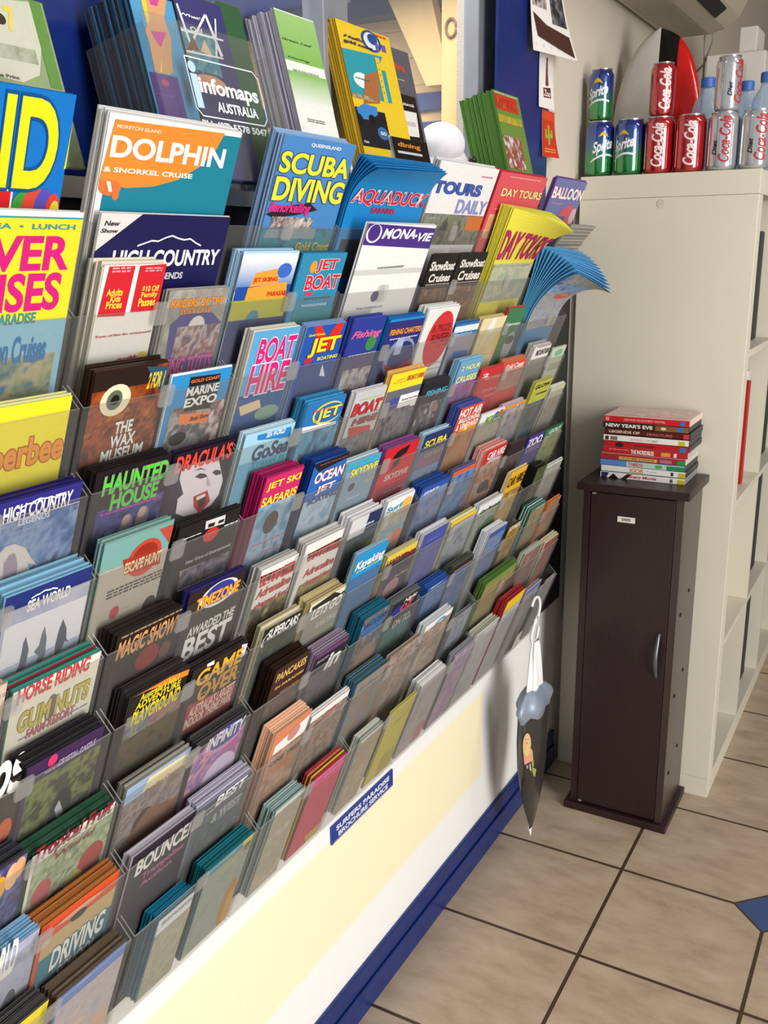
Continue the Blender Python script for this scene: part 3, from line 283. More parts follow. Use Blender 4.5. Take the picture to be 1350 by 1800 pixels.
(2,5,10.5,102.9,21,0,10,3,'24346a','a8c8d8','navy brochure with yellow SCUBA title above faded purple',[('g',0,30.9,92.4,101.4,'7a6a90','a8705c'),('n',0,63.9,92.4,168.8,['6a8ab0','8aa0c0','4a6a90']),('t','SCUBA',9.7,11.7,89.9,25.2,'f0e23a'),('t','DIVING',23.2,36.6,89.9,43.4,'a8a45a')],{}),
(2,5,118.9,213.7,49.5,0,18,6,'d84a34','4a5aa8','red brochure with white HOT AIR title and orange balloon',[('q',[(16,52),(34,33),(90,35),(95,65),(37,63)],'f0901c'),('q',[(41,51),(43,36),(74,57)],'f8e05a'),('n',0,47.3,94.8,168.1,['b08a5a','c08050','a06a48']),('t','HOT AIR',2.5,3.4,92.3,19.4,'f4f0ec'),('t','BALLOONING',7.7,20.2,92.3,29.8,'f4f0ec'),('t','& VINEYARD',6.3,31.4,92.3,42.6,'f4f0ec')],{}),
(2,4,4,102.4,18.1,0,28,7,'2a58b0','2450a0','blue brochure reading START in white,thick blue block of copies',[('n',0,10,98.4,177.6,['5a78b0','7a90c0','8a88a0','4a68a0']),('t','START!',9.7,8.2,61.5,12.9,'f0f4fa',None,0.15)],{}),
(2,4,112,207.1,22.5,0,10,4,'d8603c','6a70a0','orange topped brochure above deep blue picture,beside the START brochure',[('w',7.1,8.8,87.7,12,'f0c8b0',2),('n',0,9.5,95.1,144.4,['4a70a8','6a90c0','3a5a90'])],{}),
(2,3,4,95.9,24.9,0,14,4,'4a52a0','d8d8e0','violet blue brochure with pale paper edges,left of the yellow one',[('n',0,31.4,91.9,179.3,['5a5aa0','6a6ab0','5058a0']),('t','SALE',22.2,15.9,56.4,18.9,'8a90d0',None,0.15),('t','PASS',27.5,35,73.1,40.6,'7a80c0',None,0.15)],{}),
(2,3,112,212.2,16.6,0,10,3,'e8c83a','e0d8a0','yellow brochure with red text lines and scalloped edge',[('w',7,6.9,88.1,9.4,'c0483a',2),('n',0,9.4,100.2,147.2,['8a98a8','a8b0b8','6a7888'])],{}),
(2,2,30.7,111,5.5,0,24,9,'2f62b4','2a5aa8','blue brochure with white script,thick blue stack above pale white brochure',[('n',0,11.2,80.3,168.5,['4a70a8','5a80b8','3a6098']),('t','Surf',8.1,2,53.5,5,'e8f0fa',None,0.3)],{}),
(2,2,120,204.4,14.9,0,16,5,'2a2624','4a5044','black topped brochure with orange lettering above blue picture',[('n',0,11.7,84.4,177.9,['4a70a8','5a6a98','6a88b8']),('t','DINNERS',9.9,8.8,81.9,11.8,'d88a5a',None,0.1)],{}),
(2,1,4,106.3,33.3,0,14,5,'eef0f2','dce0e0','white brochure with blue emblem,thin stack in second lowest row',[('e',35,3.8,84.7,31,'6a98d0'),('e',44.1,8.8,75.2,25.8,'eef0f2'),('n',0,11.5,102.3,196.3,['a89080','8a7a6c','b8a898'])],{}),
(2,1,144.2,218.5,-7.8,0,6,2,'b04a4c','8a8a90','brochure with red strip above misty blue picture,second lowest row',[('w',9.7,6.2,74.3,9.2,'e0b0b0',1),('n',0,0,74.3,155.2,['8a98b0','a8b0c0','6a7890','b8bcc8'])],{}),
(2,0,16.6,111,-2.6,0,26,9,'eeeeee','e8e8e8','white brochure in thick white stack,lowest row',[('n',0,0,94.4,160.4,['a8a0a0','b8aeb0','98949a']),('w',39.9,37.6,94.4,48.2,'c8b8a0',2),('e',53.4,112,93.9,159.9,'c07a84')],{}),
(2,0,132.4,218.5,6.9,0,12,4,'5a5fb0','9a9aa0','violet and pink brochure in the lowest row beside white stack',[('n',0,0,86.1,169.9,['b090a8','8a84b0','c8a0a8','9a98a8'])],{}),
(1,9,4.6,218,98.1,0,12,4,'d8505c','b82c3c','red flyer reading DAY TOURS in yellow,left of the balloon flyer',[('w',40.1,5.8,181.1,7.9,'f0c8c0',1),('r',23.9,59.4,213.4,61.3,'e8a0a0'),('n',8.9,69.4,213.4,110.5,['d8b8a0','e0a05a','c89080','e8c8a8']),('t','DAY TOURS',26.9,25.4,210.9,38.9,'ecd890','a83028'),('t','HORSE',68.9,65.9,209,74.7,'e0984a')],{}),
(1,8,34.4,218,99.6,0,20,7,'e6dc4a','d8d84a','yellow flyer with magenta DAY TOURS letters curling over at its top',[('n',0,69.9,183.6,138.3,['b8b89a','98a894','c8c0a8','a8b08a']),('w',0,72.9,167.9,75.4,'6a8a6a',3),('w',8.3,106.1,183.6,107.4,'8a9a80',4),('t','DAY TOURS',2.5,9.7,181.1,62.8,'b82468')],{'curl': 2}),
(1,7,4,108.7,20.8,0,10,3,'e8dcae','d8c890','cream brochure with yellow bands and white paper,left of the green timetable',[('q',[(30,22),(41,0),(59,1),(59,29)],'f4f2ee'),('q',[(48,71),(81,31),(105,29),(105,73)],'e0c44a'),('n',0,28.5,89.5,70.2,['e0d4a8','d0c090'])],{}),
(1,7,112,190.8,32.8,0,8,3,'2a7a4c','b04a4a','green brochure reading TIMETABLE above silver tram',[('e',31,47.9,78.3,105.7,'a8a4b0'),('e',31.7,54.9,74,72.2,'4a4650'),('t','TIMETABLE',7.8,29.9,76.3,34.7,'e8f4ec','1c5a38',0.1)],{}),
(1,6,4,105.8,15.8,0,8,2,'d02c34','b84040','red brochure with white and yellow lettering,left of the other red one',[('t','2',14.5,9.3,40.9,17,'f4f0f0'),('t','for One',28.3,19.7,99.3,22.7,'f0dca0',None,0.15),('t','Surfers',36.1,40.4,99.3,48.5,'e08a90',None,0.15),('t','Paradise',52.5,53.9,99.3,60,'e08a90',None,0.15)],{}),
(1,6,112,218.4,16,0,14,4,'d84838','e0805c','orange red brochure with white Gold Coast script',[('w',9.5,15.8,95.9,24,'f0d8d0',1),('n',0,20.4,106.4,55.8,['a88070','b89080']),('w',24.2,49.6,106.4,57.7,'c8a090',4),('t','Gold Coast',3.9,3.9,95.5,14.6,'f4f0ec',None,0.15)],{}),
(1,5,6.8,111,17.8,0,5,2,'eeeeec','d8d8d8','white brochure with multicoloured bubble letters',[('e',58.9,2.4,83.5,21.2,'4a5ac0'),('e',78.7,1.1,103.7,20.1,'d8603c'),('e',23.3,8,47.1,21.3,'d8c03a'),('n',0,15.2,104.2,116.6,['a8a498','b8b0a0','98a088']),('t','KIDS',23.6,7,101.7,23.9,'5a9a4a',None,0.1)],{}),
(1,5,117.3,218.5,17,0,14,3,'e8982c','d8c8d0','orange brochure with white figure,below the orange red brochure',[('e',48.5,3.4,68.9,23.2,'f4f0ec'),('n',0,5.9,101.2,135.3,['a8a8b0','8a9ab8','c8a890','4a5a90'])],{}),
(1,4,11.8,111,36.7,0,20,5,'cc2c2c','e8a8a0','red brochure reading CAR HIRE in white with a silver car',[('q',[(15,33),(36,21),(86,25),(88,32),(32,34)],'b8bcc4'),('n',0,29.6,99.2,175.4,['8a8488','a89890','c0805c','4a4a50']),('e',27,69.4,79.4,96.8,'2a2a2e'),('t','CAR HIRE',17.1,5.7,96.7,21.7,'f4f0ee')],{}),
(1,4,138.3,218.5,24.2,0,6,2,'332628','4a4240','dark maroon brochure beside the red car brochure',[('w',16.1,7.3,80.2,8.1,'a83a3c',2),('w',23.4,33.3,80.2,38.1,'b8a8a0',1),('n',0,30.3,80.2,133.3,['5a403a','40302c','6a4a40'])],{}),
(1,3,4,111,16.6,0,12,3,'e8ecee','d8dcdc','white brochure with black Car Rentals script above green leaf',[('n',0,15,107,156.8,['8a9a88','a8b0a0','7a8a78']),('e',49.9,38.7,106.5,75.5,'5a7a50'),('t','Car Rentals',14.8,11.4,104.5,20.9,'2a2a2c',None,0.2)],{}),
(1,3,112,196.2,61.1,0,8,2,'e8b42c','ecd09a','golden yellow brochure with black CAR HIRE lettering',[('n',0,45,84.2,196.3,['c8a85a','b09448','d8b868']),('t','CAR HIRE',2.5,12.4,81.7,34.2,'4a2c10',None,0.1),('t','FOR TODAY',10.2,46.9,81.7,58.7,'8a5a14')],{}),
(1,2,29.9,111,44.7,0,18,4,'3a5ea8','dde2ea','blue brochure with white paper edges at its left,third lowest row',[('w',9.5,12,81.1,16.1,'a8c0e0',2),('n',0,11.3,81.1,170.3,['4a6aa8','6a88b8','8a7a80'])],{}),
(1,2,137.1,201.8,26.2,0,4,2,'1f1c1c','3a3a3a','black topped brochure with white letters above yellow animal picture',[('n',0,0,64.7,172,['b8a03a','a0801c','8a5a20','c8b04a']),('t','ATTACK',2.5,2,62.2,11.8,'f0f0f0',None,0.15)],{}),
(1,1,29.5,186.1,25.7,0,16,4,'7a9a4a','5a8038','green leafy brochure curving sideways in second lowest row',[('n',0,8.5,156.6,188.7,['a8945a','8a8a50','b08a50'])],{}),
(1,1,155.2,218.5,-10.3,0,4,2,'7a2028','5a2024','dark red brochure in the shadow beside the green one',[('n',0,0,63.3,152.7,['6a2028','4a1c20','8a3a38'])],{}),
(1,0,5.2,111,11.9,0,18,6,'e2e2da','c8c8bc','off white brochure in the lowest row,left of yellow folded leaflets',[('n',0,0,105.8,174.9,['b0b0b4','c0bcc0','a0a0a8'])],{}),
(1,0,123.7,218.5,42.6,0,20,4,'eac81c','b02c34','yellow leaflet with red edge,folded stack beside the white hook',[('n',0,27.6,94.8,205.6,['b8b8c0','a8a8b0'])],{'edges2': 'a82830'}),
(0,9,41.9,218,102.8,0,8,3,'6a70a8','6a4a8a','lavender flyer reading BALLOON in white,right end of top row',[('w',18.1,45.4,81.9,48.4,'d88a8a',1),('e',73.1,47.4,175.6,114.7,'d05058'),('r',0,69.7,120.1,114.8,'4a5a98'),('e',142.7,52.2,175.6,84.9,'c8b0c0'),('t','BALLOON',3.6,15.4,173.6,37.1,'f2eef0','b03040')],{}),
(0,8,73.6,218,97.8,0,4,2,'a8a49a','9a968c','grey printed sheet curling outward under the balloon flyer',[('w',0,10.6,144.4,13.7,'6a6660',3),('r',0,30.4,144.4,32.7,'6a6860'),('n',0,45.6,144.4,97,['a8a498','988e80','b8b09c'])],{'curl': 3}),
(0,7,4,169.3,98.1,0,22,7,'4a8ac0','5aa8d8','blue leaflet drooping over at the front of a fan,upper right of rack',[('n',0,21.4,165.3,115.6,['a8a8a8','8a98b0','b8b09a','6a88b0']),('e',56.5,33.7,142.7,52.1,'c85a3a'),('n',0,1.7,165.3,32.1,['3a6ab0','8ab8e0','2a4a80'])],{'curl': 4}),
(0,6,18.6,111,34.3,0,16,5,'e8e6e4','c8c4c0','white brochure with dark MOUNTAIN lettering,under the drooping blue fan',[('w',14.9,0.5,92.4,8.2,'c86a6a',1),('r',0,26.4,92.4,115,'8a8880'),('t','MOUNTAIN',16.2,7.7,89.9,20,'4a4650',None,0.15)],{}),
(0,6,135.8,217.3,20.3,0,3,2,'c4d4bc','d0d4c8','pale green card at the right end,under the drooping blue fan',[('e',20,5.2,67.3,19.5,'7ab08a'),('w',14.2,35.7,81.5,54,'9a9488',4)],{}),
(0,5,13.3,109.2,49.6,0,6,2,'b8bc4a','a8ac50','yellow green brochure reading GLOW WORMS in black',[('n',0,45.9,95.9,128.7,['5a7a9a','6a6a6a','4a5060']),('t','GLOW',8.6,6.9,91.6,15.9,'1c1c14',None,0.15),('t','WORMS',25.5,26.3,87.3,30.3,'1c1c14',None,0.15)],{}),
(0,5,135.1,218.5,21.8,0,8,3,'c8c8b0','d8d8c8','pale grey brochure at the right end beside the yellow green one',[('n',0,10.1,83.4,126,['a8a498','b0aaa0','989080'])],{}),
(0,4,15.1,104.4,21.2,0,5,2,'4a3c8c','3a3070','purple brochure reading ZOO in white',[('w',7,30.3,88.8,41.9,'b8b0d8',2),('t','ZOO',2.5,6.5,84.7,25.3,'f0eef6')],{}),
(0,4,112.7,218.5,17.2,0,4,2,'3a7c5c','2a6a4c','green brochure reading GOLF at the right end of the rack',[('n',0,14.7,105.8,116,['6a8a70','a8a85a','5a7a60']),('t','GOLF',23.6,2,94.8,12.4,'e4f0e8',None,0.1)],{}),
(0,3,55.7,111,32.2,0,22,6,'5a8a3a','1c1a1a','black stack fronted by a green picture,right end column',[('n',0,0,55.3,130.7,['4a4a40','5a6a3a','3a342e'])],{}),
(0,3,120.4,218.1,22.1,0,4,2,'e4e8e0','d0d8cc','white brochure with green leaf shapes at right end',[('e',14.1,2.8,70.1,24.7,'5a9a5a'),('n',0,3.8,97.7,119,['8a9484','a8a8a0','b8b4b0'])],{}),
(0,2,26.2,111,34.1,0,24,7,'5a9a4a','2a6a60','green brochure in teal and white topped stack,right end column',[('w',22.9,3,78.1,7.1,'d8e0d0',1),('n',0,5.3,84.8,176.8,['8a7a60','a08a6a','6a7a58'])],{'edges2': 'd8dcd8'}),
(0,2,143.4,218.5,20.2,0,6,3,'e08a4a','d87a3a','orange brochure with yellow streak at the right end',[('n',0,0.1,75.1,151.7,['b89068','a87a5a','8a7868'])],{}),
(0,1,4,101.4,26.2,0,12,4,'d4d6cc','c0c4b8','grey white brochure right of the green leafy one',[('n',0,0,97.4,172.3,['8a4a48','9a6a60','7a6a68','a88a80'])],{}),
(0,1,135.9,218.5,13,0,14,4,'b8343a','d8cfae','red edged brochure under cream paper stack at right end',[('n',0,0,82.6,176,['8a3a3c','a05a54','9a7a70'])],{}),
(0,0,26.4,111,21,0,8,3,'5a7ac0','b8a8b0','blue and red brochure in the lowest row beside the hook',[('e',46.5,8.8,84.1,37.5,'c84a50'),('n',0,11.4,84.6,184,['9a9494','a8a4a4'])],{}),
(0,0,164.9,218.5,-0.4,0,3,2,'d8d8d8','c0c0c0','pale grey sheet at the right end of the lowest row',[('q',[(38,13),(54,9),(54,36),(54,39)],'5a5a5a'),('n',0,0,53.6,162.6,['a09c9a','94908e'])],{})]
SILL=[
(-1628.1,-1546.4,146.9,0.055,5,2,'8a9c70','d8d8d0','green and white leaflet with yellow numeral 7,top left corner',[('q',[(0,11),(75,1),(76,20),(56,67),(35,76),(0,74)],'c4c8b4'),('n',0,45,58.3,57.8,['9aa88a','b0b4a0','8a9478']),('e',22.1,18.7,34,28.7,'3a2c1a'),('r',66,0,78.9,76.4,'5f8a3c'),('t','7',33.7,11.3,44.2,33.5,'e0c84a'),('t','Bus Print',5,71.4,31.8,74.4,'4a4a40')],{}),
(-1431.9,-1365.4,184.3,0.06,62,12,'4f9ccc','3a6a8a','blue brochure with a swimsuit model on yellow stripes',[('r',17.4,4.9,35.2,79.3,'e8d22c'),('q',[(25,3),(58,0),(47,21),(50,39),(43,62),(40,77),(22,80),(28,62),(18,81),(11,79),(14,50),(12,39),(23,26)],'d8a070'),('q',[(20,38),(45,35),(37,44),(30,53),(25,48)],'d0409a'),('q',[(31,3),(47,1),(40,10),(30,10)],'d0409a'),('r',2.6,80.7,44.7,124.4,'5a3a8a'),('e',17.5,85.4,28.4,92.6,'c04070'),('w',0,101.5,32.1,102.5,'8a70b0',4)],{'edges2': '5a3630'}),
(-1361.6,-1279.4,196.6,0.06,8,3,'34306e','2c4a44','purple and teal brochure with white triangle network and What’s On lettering',[('n',0,36.1,54,83,['4a90a0','3a7a94','6aa8b4','3a6a8a']),('q',[(2,13),(5,12),(14,61),(10,61)],'f0f0f0'),('q',[(0,38),(72,38),(71,40),(0,41)],'f0f0f0'),('q',[(47,15),(51,15),(3,63),(0,62)],'f0f0f0'),('q',[(47,15),(51,15),(64,57),(59,59)],'f0f0f0'),('q',[(25,58),(36,44),(45,61)],'e8c4a0'),('q',[(0,61),(17,44),(23,58)],'7a5040'),('q',[(64,17),(67,16),(53,60),(49,61)],'e0e8f0'),('q',[(0,61),(63,59),(63,61),(0,63)],'f0f0f0'),('e',0.5,82.8,56.4,100.6,'d8a07a'),('t','What’s',2.5,20.7,43.8,23.7,'f4f2f6'),('t','On!',15.5,33.3,35.7,39.1,'f4f2f6'),('t','Or more..',5.1,79.9,52.1,82.9,'4a3a5a',None,0.2)],{}),
(-1276.9,-1231.6,205.3,0.052,26,7,'2a5a34','a8a4b4','dark green brochure between the white triangle brochure and pale stack',[('r',0,100.9,5.4,153,'a8a890')],{}),
(-1154.5,-1065,222.1,0.05,44,12,'eceee6','b8b4c4','white and green brochure with dark green script title,tall pale stack',[('g',0,1.6,89.5,61.7,'9cc67a','84b858'),('g',0,74.6,89.5,117.2,'84b858','eef0ea'),('w',12.9,72,71.7,75,'5a7a5a',2),('w',19.7,132.3,60.3,137.3,'6a6a6a',2),('t','Green Leaf',2.5,34.5,71.3,37.5,'3a5a34',None,0.3),('t','Dining',5.6,56.6,58.1,59.6,'3a5a34',None,0.3)],{}),
(-987.1,-834.1,242.8,0.04,24,4,'e6c42c','c8a020','yellow topped visitor guide with blue car,copies fanned to its left',[('r',0,54.7,118.5,102.3,'2a98a8'),('q',[(0,40),(118,34),(94,56),(50,67),(0,66)],'2a98a8'),('e',64,0.5,121.8,31.5,'2a4a8a'),('e',71,3.5,114.3,28,'d8e4ee'),('e',82.8,4.6,111.8,20.4,'2a4a8a'),('r',102.1,16.5,112.3,27.9,'6a5aa0'),('r',121.2,15.7,134,26,'6a5aa0'),('e',7.5,44.5,20.6,52.8,'2a98a8'),('e',14.5,68.5,62.2,90.4,'e8f0ee'),('q',[(48,71),(94,58),(78,107),(29,113)],'a8683a'),('n',0,100.7,68.3,106.8,['a89068','7a6040','c8b088','5a7a7a']),('r',0,119.9,85.7,174,'1c1c22'),('r',92.3,38.5,104.4,102.4,'e6c42c'),('w',96.6,45.5,99.2,96.7,'6a5a20',6),('q',[(3,122),(29,113),(65,114),(63,125),(36,135),(10,136)],'3a84c8'),('e',0.5,129.4,15.8,145.9,'101014'),('e',32.6,127.1,53.3,140.6,'101014'),('e',50.7,142.3,82.6,161.1,'3a6a9a'),('t','Hello',11.8,18.9,69.5,22.9,'2a2a5a',None,0.3),('t','gold coast',9.2,25.6,91.3,31.7,'2a2a44'),('t','FREE',104.8,3,142.3,6,'d84a2c'),('t','Vintage',20.4,76.5,58.3,79.5,'2a6a8a',None,0.3),('t','GO',57.5,149.4,75.7,154.2,'e8eef4'),('t','3 Parks',2.5,166.3,17,170,'d8d8d8')],{}),
(-800.1,-732.5,238.4,0.018,4,2,'5a5a64','8a8a90','grey brochure with red orange lettering behind the yellow topped guide',[('t','dining',2.5,22.7,41.9,34.8,'e04a28'),('t','guide',2.5,46.7,34.9,49.9,'b0b0b4')],{}),
(-846.6,-760.9,163.9,0.028,3,1,'241a18','3a302c','dark brochure with white panel and white capital lettering',[('q',[(6,26),(78,25),(71,64),(2,66)],'e4e2e0'),('w',13,42.2,67,48.9,'8a8a8a',4),('t','MASSAGE',19.1,13.2,74.1,17.1,'e8e4e0')],{}),
(-908,-791.6,89.1,0.046,8,3,'16140f','d8d8d8','black brochure with orange lower case dining title on the sill',[('r',11.8,19.9,91.4,23.5,'d8d8d8'),('t','dining',16.1,6.5,89.6,15.6,'e08a28')],{}),
(-543.8,-422.9,201.7,0.078,66,17,'6a8a3c','4f7a34','green booklet with red heading,long row of copies behind it',[('r',0,6,105.9,33.1,'c03a24'),('n',0,11.6,91.4,28.5,['c83a22','a82c18','e06030']),('n',0,41.7,110.9,55.4,['e0b83a','c8a02c','8a9a3a']),('n',4.8,78.9,89.5,136.4,['d8d4cc','8a6a58','a83a30','6a5a4a','e8e4dc']),('t','GOLD COAST',3.3,2,114.2,5,'e8e0b8')],{})]

# ------------------------------------------------------------------ setting
def wall_mat():
    m=bpy.data.materials.new('stucco_wall'); m.use_nodes=True; nt=m.node_tree; b=nt.nodes['Principled BSDF']
    N=nt.nodes.new; Lk=nt.links.new
    tc=N('ShaderNodeTexCoord'); sx=N('ShaderNodeSeparateXYZ'); Lk(tc.outputs['Object'],sx.inputs[0])
    def ss(sock,a,bb):
        r=N('ShaderNodeMapRange'); r.interpolation_type='SMOOTHSTEP'; r.inputs['From Min'].default_value=a; r.inputs['From Max'].default_value=bb; Lk(sock,r.inputs['Value']); return r.outputs[0]
    def mul(a,bb):
        q=N('ShaderNodeMath'); q.operation='MULTIPLY'; Lk(a,q.inputs[0]); Lk(bb,q.inputs[1]); return q.outputs[0]
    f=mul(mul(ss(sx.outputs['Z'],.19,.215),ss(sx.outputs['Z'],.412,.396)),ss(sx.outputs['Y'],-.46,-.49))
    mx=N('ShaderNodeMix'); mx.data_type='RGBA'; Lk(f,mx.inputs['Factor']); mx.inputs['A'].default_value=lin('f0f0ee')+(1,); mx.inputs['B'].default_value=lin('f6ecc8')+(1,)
    m2=N('ShaderNodeMix'); m2.data_type='RGBA'; Lk(ss(sx.outputs['Z'],1.38,1.42),m2.inputs['Factor']); Lk(mx.outputs['Result'],m2.inputs['A']); m2.inputs['B'].default_value=lin('cdc3b3')+(1,)  # upper wall coloured darker in place of weaker light reaching it
    Lk(m2.outputs['Result'],b.inputs['Base Color']); b.inputs['Roughness'].default_value=.75
    n=N('ShaderNodeTexNoise'); n.inputs['Scale'].default_value=260; n.inputs['Detail'].default_value=3; Lk(tc.outputs['Object'],n.inputs['Vector'])
    bp=N('ShaderNodeBump'); bp.inputs['Strength'].default_value=.5; bp.inputs['Distance'].default_value=.002; Lk(n.outputs['Fac'],bp.inputs['Height']); Lk(bp.outputs[0],b.inputs['Normal'])
    return m
WALL=wall_mat(); DIMMED=mat('dimmed_wall_paint','857b76',.7,0,.03,8); CEIL=mat('ceiling_paint','a09890',.8,0,.04,6)  # wall and ceiling colours darkened to stand for dim light at the back
NAVY=mat('navy_gloss_paint','12296e',.3,0,.12,40,.1); NAVYS=mat('navy_skirting','102a6c',.35,0,.15,60,.15)
WY0,WY1,WZ0,WZ1=-1.74,-.335,1.405,2.25
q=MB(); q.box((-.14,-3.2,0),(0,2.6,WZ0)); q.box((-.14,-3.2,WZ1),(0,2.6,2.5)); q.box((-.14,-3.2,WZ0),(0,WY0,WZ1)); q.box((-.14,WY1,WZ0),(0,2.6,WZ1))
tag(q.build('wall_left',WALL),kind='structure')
tag(bx('wall_back',(-.14,2.6,0),(4.2,2.7,2.5),DIMMED),kind='structure')
tag(bx('wall_right_blocker',(4.1,-.9,0),(4.2,2.6,2.5),DIMMED),kind='structure')  # unseen wall added to keep light away from the far end
tag(bx('ceiling',(-.14,-3.2,2.5),(4.2,2.7,2.58),CEIL),kind='structure')
def floor_mat():
    m=bpy.data.materials.new('ceramic_floor_tiles'); m.use_nodes=True; nt=m.node_tree; b=nt.nodes['Principled BSDF']; N=nt.nodes.new; Lk=nt.links.new
    tc=N('ShaderNodeTexCoord'); sx=N('ShaderNodeSeparateXYZ'); Lk(tc.outputs['Object'],sx.inputs[0])
    def op(o,a,bb=None,c=None):
        q=N('ShaderNodeMath'); q.operation=o
        for i,x in enumerate((a,bb,c)):
            if x is None: continue
            if isinstance(x,(int,float)): q.inputs[i].default_value=x
            else: Lk(x,q.inputs[i])
        return q.outputs[0]
    s=.30315; tx,ty=.30037,-.38017
    def dist(sock,o,per):  # distance to nearest grid line
        t=op('SUBTRACT',sock,o); t=op('PINGPONG',t,per/2); return t
    dx=dist(sx.outputs['X'],tx,s); dy=dist(sx.outputs['Y'],ty,s)
    g=op('LESS_THAN',op('MINIMUM',dx,dy),.0037)
    ex=dist(sx.outputs['X'],tx+s,s*3); ey=dist(sx.outputs['Y'],ty,s*3)
    dd=op('ADD',ex,ey); ins=op('LESS_THAN',dd,.062); ring=op('LESS_THAN',dd,.069)
    n=N('ShaderNodeTexNoise'); n.inputs['Scale'].default_value=9; n.inputs['Detail'].default_value=9; n.inputs['Roughness'].default_value=.65
    mp=N('ShaderNodeMapping'); mp.inputs['Scale'].default_value=(1,2.2,1); mp.inputs['Rotation'].default_value=(0,0,.5); Lk(tc.outputs['Object'],mp.inputs[0]); Lk(mp.outputs[0],n.inputs['Vector'])
    r=N('ShaderNodeValToRGB'); e=r.color_ramp.elements; e[0].position=.28; e[0].color=lin('a08d78')+(1,); e[1].position=.72; e[1].color=lin('c6b5a0')+(1,)
    k=r.color_ramp.elements.new(.5); k.color=lin('b7a38d')+(1,); Lk(n.outputs['Fac'],r.inputs[0])
    def mixc(f,a,bc):
        q=N('ShaderNodeMix'); q.data_type='RGBA'; Lk(f,q.inputs['Factor'])
        if isinstance(a,tuple): q.inputs['A'].default_value=a
        else: Lk(a,q.inputs['A'])
        q.inputs['B'].default_value=bc; return q.outputs['Result']
    c=mixc(g,r.outputs[0],lin('4a382a')+(1,)); c=mixc(ring,c,lin('4a382a')+(1,)); c=mixc(ins,c,lin('3d5484')+(1,))
    Lk(c,b.inputs['Base Color']); b.inputs['Roughness'].default_value=.42
    gg=op('MAXIMUM',g,op('SUBTRACT',ring,ins)); bp=N('ShaderNodeBump'); bp.inputs['Strength'].default_value=.6; bp.inputs['Distance'].default_value=.002; bp.invert=True
    Lk(gg,bp.inputs['Height']); Lk(bp.outputs[0],b.inputs['Normal']); return m
tag(bx('floor',(-.14,-3.2,-.06),(4.2,2.7,0),floor_mat()),kind='structure')
q=MB(); q.box((0,-3.2,0),(.012,-.012,.055)); q.box((0,-3.2,.055),(.008,-.012,.096)); tag(q.build('baseboard_left',NAVYS,bevel=.002),kind='structure')
tag(bx('trim_1',(0,-.468,1.40),(.006,-.197,2.5),NAVY),kind='structure')
tag(bx('trim_2',(-.125,-1.74,1.406),(-.062,-1.388,2.25),NAVY),kind='structure')
tag(bx('trim_3',(-.14,WY0,WZ0-.02),(.012,WY1,WZ0),mat('sill_paint','c8c4ba',.5)),kind='structure')
wn=bpy.data.objects.new('window_1',None); COL.objects.link(wn); tag(wn,kind='structure')
ALU=mat('aluminium_frame','b4b8c0',.35,.6,.08,20)
q=MB()
for y0,y1,x0,x1 in ((-.475,-.43,-.06,-.03),(-.43,-.40,-.075,-.03),(-.40,WY1,-.09,-.03),(-1.0,-.965,-.065,-.03),(-.965,-.925,-.08,-.035),(-1.387,-1.36,-.08,-.03)): q.box((x0,y0,WZ0),(x1,y1,WZ1))
q.box((-.08,-1.36,WZ0),(-.03,WY1,WZ0+.03)); q.box((-.08,-1.36,WZ1-.03),(-.03,WY1,WZ1)); q.build('window_frame',ALU,wn,bevel=.002)
bx('pane',(-.055,-1.36,WZ0+.03),(-.052,-.475,WZ1-.03),GLS,wn)
# ------------------------------------------------------------------ outside the window
def boards_mat():
    m=bpy.data.materials.new('beige_weatherboard'); m.use_nodes=True; nt=m.node_tree; b=nt.nodes['Principled BSDF']; N=nt.nodes.new; Lk=nt.links.new
    tc=N('ShaderNodeTexCoord'); sx=N('ShaderNodeSeparateXYZ'); Lk(tc.outputs['Object'],sx.inputs[0])
    q=N('ShaderNodeMath'); q.operation='PINGPONG'; q.inputs[1].default_value=.045; Lk(sx.outputs['Z'],q.inputs[0])
    l=N('ShaderNodeMath'); l.operation='LESS_THAN'; l.inputs[1].default_value=.002; Lk(q.outputs[0],l.inputs[0])
    mx=N('ShaderNodeMix'); mx.data_type='RGBA'; Lk(l.outputs[0],mx.inputs['Factor']); mx.inputs['A'].default_value=lin('ecc890')+(1,); mx.inputs['B'].default_value=lin('c4a06c')+(1,)
    Lk(mx.outputs['Result'],b.inputs['Base Color']); b.inputs['Roughness'].default_value=.7; return m
OB=thing('building','beige boarded building with navy fascia seen through the window','building',(-1.0,1.0,0))
bx('boarded_wall',(-1.6,0,1.2),(.85,.1,2.6),boards_mat(),OB)
FAS=mat('navy_fascia','33436e',.6,0,.1,10)
bx('fascia',(-1.6,-.10,1.105),(.2,-.02,1.165),FAS,OB).location=(0,0,1.0)
bx('blue_band',(-1.6,-.02,1.803),(.6,0,1.86),mat('band_blue','3c4f86',.6,0,.1,10),OB); bx('blue_band',(-1.6,-.02,1.72),(.6,0,1.765),_m['band_blue'],OB)
q=MB(); q.box((-1.6,-.4,2.17),(.6,-.02,2.19)); q.build('awning',mat('awning_blue','2456c8',.6,0,.1,5),OB)
bx('awning_stripe',(-.2,-.42,2.160),(-.13,-.02,2.169),mat('stripe_white','e8e8e8',.6),OB)
PB=mat('painted_post','d8b67c',.6,0,.06,12,stretch=(1,1,.2))
br=MB(); V=[(-.965,.80,2.2),(-.79,.80,2.2),(-.70,.80,1.85),(-.785,.80,1.85)]; V2=[(x,y+.05,z) for x,y,z in V]
br.mesh(V+V2,[(0,1,2,3),(7,6,5,4),(0,4,5,1),(1,5,6,2),(2,6,7,3),(3,7,4,0)])
tag(br.build('timber_brace',PB),'slanting beige timber brace outside the window','brace')
